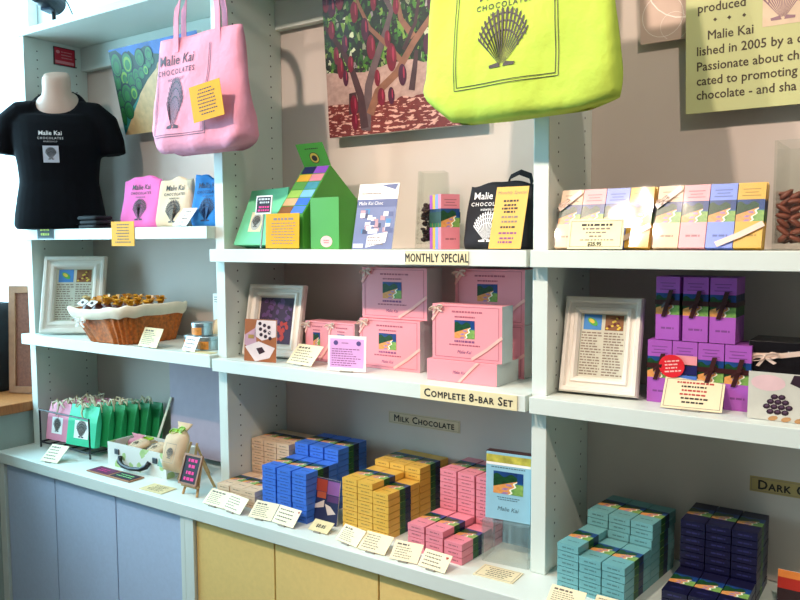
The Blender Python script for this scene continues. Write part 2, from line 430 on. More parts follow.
# ---------------------------------------------------------------- strips of lettering
def strip(x0, x1, z0, z1, y, body, size, label, m='#e9dcae', border=False, **k):
    o = MB().box(0, x1-x0, 0, z1-z0, -.0016, 0).build('shelf_sign', mat('sign_'+m, m, .5, vary=.03), None, face((x0, y-.0002, z0)))
    tag(o, label, 'sign')
    lettering('lettering', body, size, INK, o, (x1-x0)/2 if k.get('align') == 'CENTER' else .012, (z1-z0)*.5-size*.34, **k)
    if border:
        b = MB(); W, H = x1-x0, z1-z0; e = .003; t = .0008
        b.rect(e, W-e, e, e+t, .0004, 0, None); b.rect(e, W-e, H-e-t, H-e, .0004, 0, None); b.rect(e, e+t, e, H-e, .0004, 0, None); b.rect(W-e-t, W-e, e, H-e, .0004, 0, None)
        b.build('border', GREYINK, o)
    return o
strip(-1.038, -.866, 1.5735, 1.6055, -.0345, 'MONTHLY SPECIAL', .028, 'cream sign strip reading monthly special on the shelf edge', align='CENTER', sx=.66, fat=.0006, spacing=1.10)
strip(-.996, -.742, 1.2535, 1.2875, -.0345, 'Complete 8-bar Set', .0270, 'cream sign strip reading complete 8-bar set on the shelf edge', align='CENTER', small_caps=True, fat=.0007, spacing=1.10, sx=.98)
strip(-1.292, -1.052, 1.0995, 1.1345, .2519, 'Milk Chocolate', .0275, 'beige sign strip reading milk chocolate on the back panel', '#cfc0a0', True, align='CENTER', small_caps=True, fat=.0007, spacing=1.08)
strip(-.313, -.06, 1.0745, 1.1085, .2519, 'Dark Chocolate', .0285, 'tan sign strip reading dark chocolate behind the navy boxes', '#b9a267', True, align='CENTER', small_caps=True, fat=.0007, spacing=1.08)

# ---------------------------------------------------------------- cards
def card(name, c, wd, ht, z, yaw, tilt, label, m=CREAM, cat='card', rows=6, ink=CARDINK, border=False, clip=True, seed=1, align='L', fill=.8, title=0, pad=.1, rows2=None):
    o = MB().box(-wd/2, wd/2, 0, ht, -.0012, 0).build(name, m, None, face((c[0], c[1], z+.003), yaw, tilt))
    tag(o, label, cat)
    p = MB(); W = wd*(.5-pad); y1 = ht*(1-pad)
    if title:
        dashes(p, -W, W, y1-ht*title, y1, 1, 0, seed=seed+50, fill=.7, align=align, th=.6, word=.12); y1 -= ht*title*1.15
    if rows: dashes(p, -W, W, ht*pad, y1, rows, 0 if not rows2 else 1, seed=seed, fill=fill, align=align, th=.30)
    if rows or title: p.build('printing', [ink, rows2 or ink], o)
    if border:
        b = MB(); e = wd*.035; t = .0012
        b.rect(-wd/2+e, wd/2-e, e, e+t, .0003, 0, None); b.rect(-wd/2+e, wd/2-e, ht-e-t, ht-e, .0003, 0, None)
        b.rect(-wd/2+e, -wd/2+e+t, e, ht-e, .0003, 0, None); b.rect(wd/2-e-t, wd/2-e, e, ht-e, .0003, 0, None)
        b.build('border', GREYINK, o)
    if clip:
        k = MB(); q = face((0, 0, 0), 0, tilt).inverted()
        k.M = q; h = min(ht*.55, .04); s, cs = math.sin(R(tilt)), math.cos(R(tilt))
        k.prism([(-.0045, -.0026), (h*s+.002, -.0026), (h*s+.0016+.0015*cs, h*cs-.002), (.0028, 0.0), (-.0045, 0.001)], -wd*.16, wd*.16)
        k.build('clip', CLIP, o)
    return o
ZC = .88
card('price_card', (-1.656, -.102), .088, .050, ZC, -2, 48, 'cream card in front of the beige boxes, beside the chalkboard easel', seed=3, title=.14)
card('price_card', (-1.578, -.107), .086, .048, ZC, -8, 42, 'cream card at the corner between the beige and blue boxes', seed=4, rows=5)
card('price_card', (-1.470, -.104), .079, .052, ZC, 5, 48, 'cream card with a dark heading in front of the blue boxes', seed=5, title=.14)
dc = card('price_card', (-1.388, -.103), .082, .050, ZC, -4, 42, 'cream card with a red corner dot in front of the blue boxes', seed=6, rows=4)
MB().ell(.035, .043, .003, .003, .0006).build('red_dot', REDINK, dc)
pc = card('price_card', (-1.279, -.088), .065, .036, ZC, -1, 58, 'small cream price card between the blue and yellow boxes', m=GOLDP, rows=0)
lettering('lettering', '$8.85', .014, INK, pc, 0, .013, align='CENTER', bold=.0004)
card('price_card', (-1.171, -.107), .078, .046, ZC, -10, 48, 'cream card at the left corner of the yellow boxes', seed=7, title=.15)
card('price_card', (-1.088, -.115), .081, .052, ZC, 0, 54, 'cream card in front of the yellow boxes beside the pink ones', seed=8, rows=6)
card('price_card', (-.992, -.117), .074, .048, ZC, 6, 46, 'cream card with a short heading in front of the pink boxes', seed=9, title=.15, rows=5)
ic = card('price_card', (-.914, -.119), .076, .044, ZC, -4, 48, 'cream card with a red heart in front of the pink boxes', seed=10, rows=4)
hb = MB(); hb.ell(.026, .036, .0022, .0022, .0006); hb.ell(.0297, .036, .0022, .0022, .0006); hb.poly([(.0240, .0352, .0006), (.0278, .0312, .0006), (.0317, .0352, .0006)])
hb.build('red_heart', REDINK, ic)
card('price_card', (-.593, -.126), .076, .044, ZC, -1, 52, 'cream card with a heading in front of the teal boxes', seed=11, title=.15)
card('price_card', (-.508, -.115), .061, .046, ZC, 1, 62, 'small cream card at the right corner of the teal boxes', seed=12)
card('price_card', (-2.460, -.111), .084, .070, ZC, 8, 50, 'cream card before the wire rack of pink and green bags', seed=13, rows=4, title=.12)
card('price_card', (-2.027, -.025), .100, .064, 1.297, -4, 26, 'cream card leaning before the wicker basket', m=GOLDP, seed=14, rows=7, clip=True, title=.12)
card('price_card', (-1.850, -.012), .068, .046, 1.297, -8, 26, 'small white card leaning before the two tins', m=WHITEC, seed=15, rows=3)
card('price_card', (-1.424, .010), .104, .068, 1.289, -8, 44, 'cream card with price lines before the small pink box', seed=16, rows=5, fill=.9, title=.14, rows2=None)
mc = card('price_card', (-1.245, -.004), .110, .092, 1.289, 12, 4, 'lilac card with white border before the pink gift boxes', m=WHITEC, rows=0)
mp = MB(); mp.rect(-.049, .049, .009, .084, .0003, 0, None); mp.build('lilac_panel', mat('lilac_print', '#e5aee6', .5), mc)
mp = MB(); dashes(mp, -.043, .043, .012, .060, 8, 0, z=.0007, seed=20, fill=.95); dashes(mp, -.015, .015, .070, .076, 1, 0, z=.0007, seed=21)
for sx in (-.032, .034): mp.ell(sx, .073, .007, .0065, .0007, 1, n=8)
mp.build('printing', [MAUVEINK, mat('plum_ink', '#5a4a86', .5)], mc)
rc = card('price_card', (-.385, .012), .116, .076, 1.288, 5, 44, 'cream bordered card before the purple boxes', seed=22, rows=0, border=True)
rp = MB()
for k in range(6): dashes(rp, -.042, .042, .060-k*.0095, .0685-k*.0095, 1, 0 if k in (0, 2, 3) else 1, seed=30+k, fill=.95-.08*k, align='C', th=.5, word=.06)
rp.build('printing', [REDINK, INK], rc)
r1 = card('price_card', (-.577, -.020), .118, .064, 1.608, 0, 14, 'pale yellow bordered card before the row of wrapped bars', m=mat('light_yellow_card', '#f6f0b8', .5), rows=0, border=True, clip=False)
rp = MB()
for k, (fl, th) in enumerate(((.9, .6), (.85, .5), (.55, .4), (.45, .4), (.95, .3))): dashes(rp, -.043, .043, .047-k*.008, .055-k*.008, 1, 1 if k == 0 else 0, seed=40+k, fill=fl, align='C', th=th, word=.08)
rp.build('printing', [GREYINK, INK], r1)
lettering('lettering', '$25.95', .011, INK, r1, 0, .007, align='CENTER', bold=.0004)
yc = card('price_card', (-1.455, -.014), .122, .094, 1.608, 0, 2, 'shiny bright yellow card between the green bag and green box', m=YELC, seed=24, rows=8, ink=GREYINK, fill=.9, title=.12, align='C', clip=False)
y2 = card('price_card', (-.787, -.012), .080, .146, 1.608, 0, 17, 'tall mustard yellow card leaning on the black cloth bag', m=YELP, rows=0, clip=False)
lettering('lettering', 'Monthly Special', .0115, GREYINK, y2, 0, .128, align='CENTER', shear=.2)
rp = MB()
for k, (yy, f2, md) in enumerate(((.112, .7, 0), (.102, .55, 0), (.094, .6, 0), (.086, .5, 0), (.074, .65, 1), (.063, .6, 1), (.050, .75, 0), (.036, .85, 2), (.024, .5, 2), (.015, .6, 2))):
    dashes(rp, -.034, .034, yy-.004, yy+.004, 1, md, seed=60+k, fill=f2, align='C', th=.6, word=.08)
rp.build('printing', [INK, GREYINK, MAUVEINK], y2)
card('price_card', (-1.865, -.020), .062, .070, 1.675, 0, 40, 'white card leaning before the blue cloth bag', m=WHITEC, seed=25, rows=4, ink=GREYINK, align='C', fill=.5)
# flat cards on the worktop
def flat_card(c, wd, ht, yaw, label, m, seed, border):
    o = MB().box(-wd/2, wd/2, -ht/2, ht/2, 0, .0018).build('price_card', m, None, Matrix.Translation((c[0], c[1], ZC+.0004)) @ Matrix.Rotation(R(yaw), 4, 'Z')); tag(o, label, 'card')
    p = MB(); dashes(p, -wd*.36, wd*.36, -ht*.36, ht*.36, 5, 0, z=.0021, seed=seed, fill=.9, align='C'); p.build('printing', INK, o)
    if border:
        b = MB(); x, y, t = wd/2-.004, ht/2-.004, .0012
        b.rect(-x, x, -y, -y+t, .0021, 0, None); b.rect(-x, x, y-t, y, .0021, 0, None); b.rect(-x, -x+t, -y, y, .0021, 0, None); b.rect(x-t, x, -y, y, .0021, 0, None); b.build('border', GREYINK, o)
flat_card((-.777, -.052), .096, .062, 2, 'cream bordered card lying flat beside the clear display stand', CREAM, 70, True)
flat_card((-1.915, -.087), .100, .060, 2, 'parchment card lying flat before the floral case', GOLDP, 71, False)
ch = empty('chalk_sign', (-2.15, -.070, ZC+.0004), 'double chalk label in a brown frame lying flat on the worktop', 'sign', 0)
fr = MB(); fr.box(-.112, .112, -.029, .029, 0, .004); fr.build('frame', WOODB, ch, bevel=.001)
bd = MB(); bd.box(-.105, -.006, -.023, .023, .0041, .0052, 0); bd.build('panel', mat('magenta_slate', '#5e1246', .6), ch); bd = MB(); bd.box(.006, .105, -.023, .023, .0041, .0052, 0); bd.build('panel', SLATE, ch)
q = MB(); dashes(q, -.095, -.02, -.012, .012, 2, 0, z=.0056, seed=80, fill=.8, align='C'); dashes(q, .015, .095, -.014, .014, 2, 1, z=.0056, seed=81, fill=.9, align='C'); q.build('chalk_writing', [PINKCH, GREENCH], ch)

# tags on the shelf edges
yt = MB().box(-.058, .058, -.078, 0, -.0012, 0).build('price_tag', YELC, None, face((-2.119, -.0345, 1.695)))
tag(yt, 'yellow paper tag hanging on the shelf edge below the pink cloth bag', 'tag')
q = MB(); dashes(q, -.044, .044, -.070, -.006, 7, 0, seed=82, align='C', fill=.9); q.build('printing', INK, yt)
bt = MB().box(-.05, .05, -.048, 0, -.004, 0).build('chalk_tag', BLACKM, None, face((-2.552, -.0345, 1.689)))
tag(bt, 'tiny framed chalkboard tag on the shelf edge below the black shirt', 'tag')
q = MB(); q.box(-.045, .045, -.044, -.004, .0001, .001); q.build('slate', mat('green_slate', '#14302a', .7), bt)
q = MB(); dashes(q, -.036, .036, -.039, -.007, 2, 0, z=.0015, seed=83, fill=.95, align='C', th=.5, word=.12); q.build('chalk_writing', mat('yellow_chalk', '#d8e86a', .8), bt)
# red sign on the side panel
rs = MB().box(-.043, .043, -.033, .033, -.003, 0).build('warning_sign', mat('sign_black_edge', '#1c0c10', .4), None, Matrix.Translation((-2.6995+.0032, .157, 2.318)) @ Matrix.Rotation(R(90), 4, 'Z') @ Matrix.Rotation(R(90), 4, 'X'))
tag(rs, 'small red sign with black edge on the side panel', 'sign')
q = MB(); q.rect(-.040, .040, -.030, .030, .0004, 0, None); q.build('red_panel', mat('sign_red', '#c01030', .35), rs)
q = MB(); dashes(q, -.014, .036, -.010, .022, 3, 0, z=.0008, seed=84, fill=.9); q.rect(-.038, .036, -.026, -.016, .0008, 0, None); q.ell(-.027, .015, .008, .006, .0008); q.build('printing', mat('faded_pink', '#d98a90', .5), rs)

# ---------------------------------------------------------------- chocolate bar boxes
BW, BT, BL = .0505, .0170, .132
BARC = {'beige': '#e3c4a2', 'blue': '#3f74d6', 'yellow': '#dcae48', 'pink': '#e48795', 'teal': '#6ea9ac', 'navy': '#0b0b30', 'purple': '#a857b6', 'periwinkle': '#7f96e4', 'rose': '#eda6ac'}
GREENB = mat('print_green', '#1f5a2c', .4, vary=.3, vscale=150); NAVYB = mat('print_deep_blue', '#15294a', .4, vary=.2, vscale=150)
BARMESH = {}
def bar_mesh(c, standing=False):
    """one chocolate box: x width, y length, z thickness, printed on the top face (z = BT) with an art band across the middle"""
    key = (c, standing)
    if key in BARMESH: return BARMESH[key]
    mb = MB(); w, t, L = BW/2-.0006, BT-.0015, BL-.0006; a, e = (.40*L, .74*L) if standing else (.36*L, .72*L); mid = (a+e)/2
    ys = [0, a, mid, e, L]
    for i in range(4):
        y0, y1 = ys[i], ys[i+1]; art = i in (1, 2); sm = (1 if i == 1 else 2) if art else 0
        mb.quad((-w, y0, 0), (-w, y0, t), (-w, y1, t), (-w, y1, 0), sm); mb.quad((w, y0, 0), (w, y1, 0), (w, y1, t), (w, y0, t), sm)
        mb.quad((-w, y0, 0), (-w, y1, 0), (w, y1, 0), (w, y0, 0), 0)
        if not art: mb.quad((-w, y0, t), (w, y0, t), (w, y1, t), (-w, y1, t), 0)
    mb.quad((-w, a, t), (w, a, t), (w, e, t), (-w, e, t), 3, ((0, 0), (1, 0), (1, 1), (0, 1)))
    mb.quad((-w, 0, 0), (w, 0, 0), (w, 0, t), (-w, 0, t), 0); mb.quad((-w, L, 0), (-w, L, t), (w, L, t), (w, L, 0), 0)
    # small printed words
    for x0, x1 in ((-.013, -.004), (-.002, .009), (.011, .014)):
        mb.quad((x0, -.0002, .0065), (x1, -.0002, .0065), (x1, -.0002, .0095), (x0, -.0002, .0095), 4)
        mb.quad((x0, .17*L, t+.0002), (x1, .17*L, t+.0002), (x1, .19*L+.0015, t+.0002), (x0, .19*L+.0015, t+.0002), 4)
    if standing:
        for yy, hw in ((.90, .016), (.85, .012), (.80, .017)):
            mb.quad((-hw, yy*L-.0009, t+.0002), (hw, yy*L-.0009, t+.0002), (hw, yy*L+.0009, t+.0002), (-hw, yy*L+.0009, t+.0002), 4)
    inkc = {'navy': '#2c2c60'}.get(c)
    im = mat('bar_ink_'+c, inkc or tuple(x*.5 for x in lin(BARC[c])), .5)
    me = mb.mesh('chocolate_bar_box', [mat('bar_'+c, BARC[c], .38, vary=.04, vscale=25), GREENB, NAVYB, ART, im]); BARMESH[key] = me
    return me
def put_bar(c, M, label, group):
    o = link('chocolate_bar_box', bar_mesh(c), None, M); tag(o, label, 'chocolate box', group); return o
ORD = ['bottom', 'second', 'third', 'fourth', 'fifth', 'sixth', 'seventh', 'eighth', 'ninth', 'tenth']
def stack(c, fl, yaw, front, back, gap=.0004, backshift=.0025, label='', group='', back_upper=None, sides=('', '')):
    """columns of flat boxes: front row and, behind it, a back row"""
    F = Matrix.Translation((fl[0], fl[1], ZC+.0003)) @ Matrix.Rotation(R(yaw), 4, 'Z'); rnd = random.Random(c)
    for row, cols in ((0, front), (1, back)):
        for i, n in enumerate(cols):
            for k in range(n):
                jx = rnd.uniform(-.0003, .0003); jy = rnd.uniform(-.0016, .0006) if not row else rnd.uniform(0, .001)
                sh = 0
                if row and back_upper and k >= back_upper[0]: sh = back_upper[1]
                M = F @ Matrix.Translation((BW/2+i*(BW+gap)+jx, row*(BL+backshift)+jy+sh, k*BT)) @ Matrix.Rotation(rnd.uniform(-.004, .004), 4, 'Z')
                lay = 'top layer' if k == n-1 else ORD[k]+' layer'+('' if k == 0 else ' up')
                put_bar(c, M, '%s, %s row, %s column, %s' % (label, ('front', 'back')[row], (sides[0], 'middle', sides[1])[i], lay), group)
stack('beige', (-1.690, -.052), 0, (3, 3, 3), (9, 9, 9), .0012, backshift=.008, label='beige chocolate box', sides=('divider side', 'blue box side'), group='stack of beige chocolate boxes')
stack('blue', (-1.502, -.058), 0, (8, 8, 8), (10, 10, 10), .0048, label='bright blue chocolate box', sides=('beige box side', 'yellow box side'), group='stack of bright blue chocolate boxes')
stack('yellow', (-1.248, -.022), -3, (8, 8, 7), (9, 9, 9), .0012, label='mustard yellow chocolate box', sides=('blue box side', 'pink box side'), group='stack of yellow chocolate boxes')
stack('pink', (-1.026, -.046), -4, (4, 4, 3), (10, 10, 10), .004, label='pink chocolate box', sides=('yellow box side', 'display stand side'), group='stack of pink chocolate boxes')
stack('teal', (-.642, -.040), -6, (6, 5, 5), (8, 8, 8), .0015, label='teal chocolate box', sides=('divider side', 'navy box side'), group='stack of teal chocolate boxes', backshift=.0005, back_upper=(6, .006))
stack('navy', (-.422, -.032), 0, (3, 3, 3), (9, 9, 9), .0008, label='navy chocolate box', sides=('teal box side', 'open counter side'), group='stack of navy chocolate boxes')

def bar_child(c, parent, M, name='bar'):
    return link(name, bar_mesh(c, True), parent, M)
def bow(mb, c, s, m=0, ang=0, nrm=Vector((0, 0, 1))):
    """ribbon bow in the local xy plane at c"""
    c = Vector(c); Rm = Matrix.Rotation(ang, 3, 'Z')
    for sg in (-1, 1):
        lp = []
        for i in range(13):
            t = 2*PI*i/12; lp.append(c+Rm @ Vector((sg*(s*.5-s*.5*math.cos(t)), s*.22*math.sin(t), s*.16*math.sin(t/2)+.001)))
        mb.ribbon(lp, Vector((0, 0, s*.20)), .0004, m)
        mb.ribbon([c+Vector((0, 0, .0015)), c+Rm @ Vector((sg*s*.32, -s*.35, s*.10)), c+Rm @ Vector((sg*s*.62, -s*.62, .002))], Rm @ Vector((s*.22, sg*s*.10, 0)), .0004, m)
        mb.ribbon([c+Rm @ Vector((sg*s*.05, 0, s*.1)), c+Rm @ Vector((sg*s*.55, s*.16, s*.14)), c+Rm @ Vector((sg*s*.85, s*.05, s*.10))], Rm @ Vector((0, s*.30, s*.05)), .0004, m)

    mb.add([c+Vector(p)*s*.13 for p in ((-1, -1, .3), (1, -1, .3), (1, 1, .3), (-1, 1, .3), (0, 0, 2))], [(0, 1, 4), (1, 2, 4), (2, 3, 4), (3, 0, 4), (3, 2, 1, 0)], m)
# two wrapped sets of standing bars
def bar_set(x0, cols, label, ribbon_left):
    s = empty('wrapped_bar_set', None, label, 'gift set', M=face((x0, .004, 1.6145), 0, 19)); n = len(cols)
    for i, c in enumerate(cols): bar_child(c, s, Matrix.Translation((BW/2+i*.0507, 0, -.018)), 'bar')
    for i, c in enumerate(cols): bar_child(c, s, Matrix.Translation((BW/2+i*.0507, .0070, -.0365)), 'bar')
    W = n*.0507; rb = MB()
    rb.ribbon([(W*.60, .0052, .0012), (W*.80, .024, .0015), (W+.0002, .047, .0012)], (-.006, .010, 0), .0003); rb.build('ribbon', SATIN, s)
    rb = MB(); rb.ribbon([(-.0002, .086, .0012), (.026, .108, .0015), (.046, .126, .0012)], (-.006, .010, 0), .0003); rb.build('ribbon', SATIN, s)
    if ribbon_left:
        b = MB(); bow(b, (.012, .100, .0034), .013, 0, .6); b.build('bow', SATIN, s)
    wr = MB(); N = 14
    def P(a, b): return (-.0006+(W+.0012)*a/N, .1325*b/6, .0026+.0006*math.sin(a*.8+b*.7)+.0004*math.cos(b*1.1-a*.5))   # slightly crumpled clear front sheet
    wr.add([P(a, b) for b in range(7) for a in range(N+1)], [(b*(N+1)+a, b*(N+1)+a+1, (b+1)*(N+1)+a+1, (b+1)*(N+1)+a) for b in range(6) for a in range(N)])
    wr.build('cellophane_wrap', CELLO, s, smooth=True)
    return s
bar_set(-.676, ['beige', 'rose', 'periwinkle', 'yellow'], 'wrapped row of four bars next to the divider', True)
bar_set(-.466, ['beige', 'rose', 'periwinkle', 'yellow'], 'wrapped row of four bars beside the vase of beans', True)
# bundle of bars by the vase
bs = empty('bar_bundle', None, 'bundle of bars with a pink front beside the glass vase', 'gift set', M=face((-.955, .038, 1.6090), 56, 0))
for i, c in enumerate(['pink', 'periwinkle', 'yellow', 'purple']): bar_child(c, bs, Matrix.Translation((0, 0, -.017*(i+1))), 'bar')
bb = MB(); z0 = -.0685; x = BW/2+.0004
for y0 in (.063,):
    bb.add([(-x, y0, .0006), (x, y0, .0006), (x, y0, z0), (-x, y0, z0), (-x, y0+.026, .0006), (x, y0+.026, .0006), (x, y0+.026, z0), (-x, y0+.026, z0)], [(1, 2, 6, 5), (2, 3, 7, 6), (3, 0, 4, 7)])
bb.build('band', mat('dark_green_band', '#123022', .5), bs)

# purple packs
def pack(M, label, group=None, sides='purple', multi=False, ribbon='dark'):
    s = empty('purple_gift_pack', None, label, 'gift set', group=group, M=M)
    n = 5
    for i in range(n): bar_child('purple', s, Matrix.Translation((0, 0, -.0171*(i+1))), 'bar')
    x = BW/2+.0004; zb = -.0855; yb = .078
    if not multi:
        rb = MB(); h = .005
        rb.add([(-x, yb-h, .0008), (x, yb-h, .0008), (x, yb-h, zb), (-x, yb-h, zb), (-x, yb+h, .0008), (x, yb+h, .0008), (x, yb+h, zb), (-x, yb+h, zb)], [(0, 1, 5, 4), (1, 2, 6, 5), (2, 3, 7, 6), (3, 0, 4, 7)])
        rb.ribbon([(.008, yb+.026, .001), (.002, yb, .004), (-.008, yb-.030, .001)], (.009, 0, 0), .0004)
        rb.ribbon([(-.012, yb-.010, .001), (.0, yb, .003), (.012, yb+.006, .001)], (.0, .007, 0), .0004)
        rb.build('ribbon', BROWNR, s)
    else:
        p = MB(); H = BL
        for k, (c, a, e) in enumerate(((0, .64, .78), (1, .48, .62), (2, .33, .47), (3, .20, .32))): p.rect(-x+.0006, x-.0006, a*H, e*H, .0005, k, None)
        p.build('colour_bands', [mat('band_pink', '#e8969c', .4), mat('band_navy', '#1c1a58', .4), mat('band_blue', '#4f78c8', .4), mat('band_green', '#9aba5a', .4)], s)
    return s
YP = .062
for i, lab in enumerate(('purple gift pack with dark ribbon, bottom row, next to the picture frame', 'purple gift pack showing pink, navy and blue bands', 'purple gift pack with dark ribbon standing behind the bordered card', 'purple gift pack with dark ribbon, bottom row, next to the chocolate leaflet')):
    pack(face((-.4625+i*.0512, YP, 1.2884), 0, 0), lab, multi=(i == 1))
pack(face((-.4495, YP+.004, 1.4215), -6, 0, 0), 'turned purple gift pack at the frame end of the top row')
for i, lab in enumerate(('purple gift pack standing between two others in the top row', 'purple gift pack at the open end of the top row')):
    pack(face((-.3925+i*.0525, YP, 1.4215), 0, 0), lab)
rd = empty('round_sticker', None, 'red round sticker stuck on the purple packs', 'sticker', M=face((-.436, YP-.004, 1.368), 0, 0))
b = MB(); b.M = Matrix.Rotation(0, 4, 'Z'); b.ell(0, 0, .026, .024, 0, n=28); b.ell(0, 0, .026, .024, -.0012, n=28)
b.add([(.026*math.cos(2*PI*k/28), .024*math.sin(2*PI*k/28), zz) for zz in (-.0012, 0) for k in range(28)], [(k, (k+1) % 28, 28+(k+1) % 28, 28+k) for k in range(28)])
b.build('disc', mat('sticker_red', '#d8202c', .4), rd, recalc=True)
b = MB(); b.M = Matrix.Rotation(.15, 4, 'Z'); dashes(b, -.018, .018, -.014, .014, 4, 0, seed=90, fill=.95, align='C', th=.4, word=.15); b.build('printing', mat('sticker_pale', '#f0b8b0', .5), rd)

# ---------------------------------------------------------------- pink gift boxes
PINKB = mat('pink_box_card', '#ea98a0', .42, vary=.02, vscale=10); GREYS = mat('silver_grey_card', '#b9bdb8', .45, vary=.03)
PINKINK = mat('rose_ink', '#b0596a', .5); RIBP = mat('pink_satin', '#f2b9ae', .3)
def gift_box(x0, x1, z0, z1, y0, y1, label, art=True, bowed=True, ribbon=True, dims=None):
    W, H, D = x1-x0, z1-z0, y1-y0
    s = empty('pink_gift_box', None, label, 'gift box', M=face((x0, y0, z0+.0004), 0, 0))
    b = MB(); b.box(0, W, 0, H-.0005, -D, 0, 0)
    b.mi[3] = 1
    b.build('box', [PINKB, GREYS], s, bevel=.0008)
    if art:
        a = MB(); ax, ay, aw, ah = W*.33, H*.40, W*.29, H*.32
        a.rect(ax, ax+aw, ay, ay+ah, .0006); a.build('art_panel', ART, s)
        p = MB(); dashes(p, W*.2, W*.8, H*.84, H*.90, 1, 0, z=.0006, seed=1, fill=1, align='C', th=.5, word=.05); dashes(p, W*.33, W*.62, H*.74, H*.82, 1, 0, z=.0006, seed=2, align='C', fill=1)
        dashes(p, W*.28, W*.66, H*.31, H*.38, 1, 1, z=.0006, seed=4, align='C', fill=1, th=.5); dashes(p, W*.22, W*.72, H*.25, H*.31, 1, 0, z=.0006, seed=5, align='C', fill=1, th=.4, word=.05)
        for (a0, a1, b0, b1) in ((.05, .95, .955, .962), (.05, .95, .05, .057), (.045, .051, .05, .96), (.949, .955, .05, .96)): p.rect(W*a0, W*a1, H*b0, H*b1, .0006, 0, None)
        p.build('printing', [PINKINK, MAUVEINK], s)
    if art or not bowed:
        lettering('lettering', 'Malie Kai', H*(.085 if art else .2), MAUVEINK, s, W*.47, H*(.13 if art else .40), z=.0007, align='CENTER', shear=.3, sx=.9)
    if ribbon:
        r = MB(); r.ribbon([(W*.58, .0052, .0012), (W*.8, H*.24, .0014), (W+.0003, H*.46, .0012)] if art else [(W*.47, .001, .0012), (W*.60, H*.5, .0012), (W*.74, H-.001, .0012)], (-.004, .006, 0) if art else (.009, 0, 0), .0004)
        r.build('ribbon', RIBP, s)
        if art:
            r = MB(); r.ribbon([(-.0003, H*.70, .0012), (W*.07, H*.84, .0013), (W*.14, H*.95, .0012)], (-.004, .005, 0), .0004); r.build('ribbon', RIBP, s)
    if bowed:
        bw = MB(); bow(bw, (W*.07, H*.93, .002), H*.15, 0, .25); bw.build('bow', SATIN, s)
    return s
gift_box(-1.271, -1.076, 1.289, 1.4225, .088, .172, 'pink gift box with bow, lower of the pair behind the lilac card')
gift_box(-1.270, -1.062, 1.4230, 1.559, .100, .175, 'pink gift box with bow, upper of the pair behind the lilac card')
gift_box(-1.014, -.822, 1.289, 1.3420, .024, .138, 'flat pink box lying on the shelf above the complete set sign', art=False, bowed=False)
gift_box(-1.002, -.812, 1.3420, 1.4770, .030, .085, 'pink gift box with bow standing on the flat pink box')
gift_box(-1.008, -.812, 1.289, 1.4215, .150, .235, 'pink gift box standing behind the flat pink box', bowed=False)
gift_box(-1.008, -.812, 1.4215, 1.558, .150, .235, 'pink gift box with bow, on top behind the standing box')
gift_box(-1.474, -1.386, 1.289, 1.403, .098, .160, 'small pink gift box with bow beside the cream picture frame')
gift_box(-1.376, -1.286, 1.289, 1.405, .085, .150, 'small pink gift box with bow behind the lilac card')

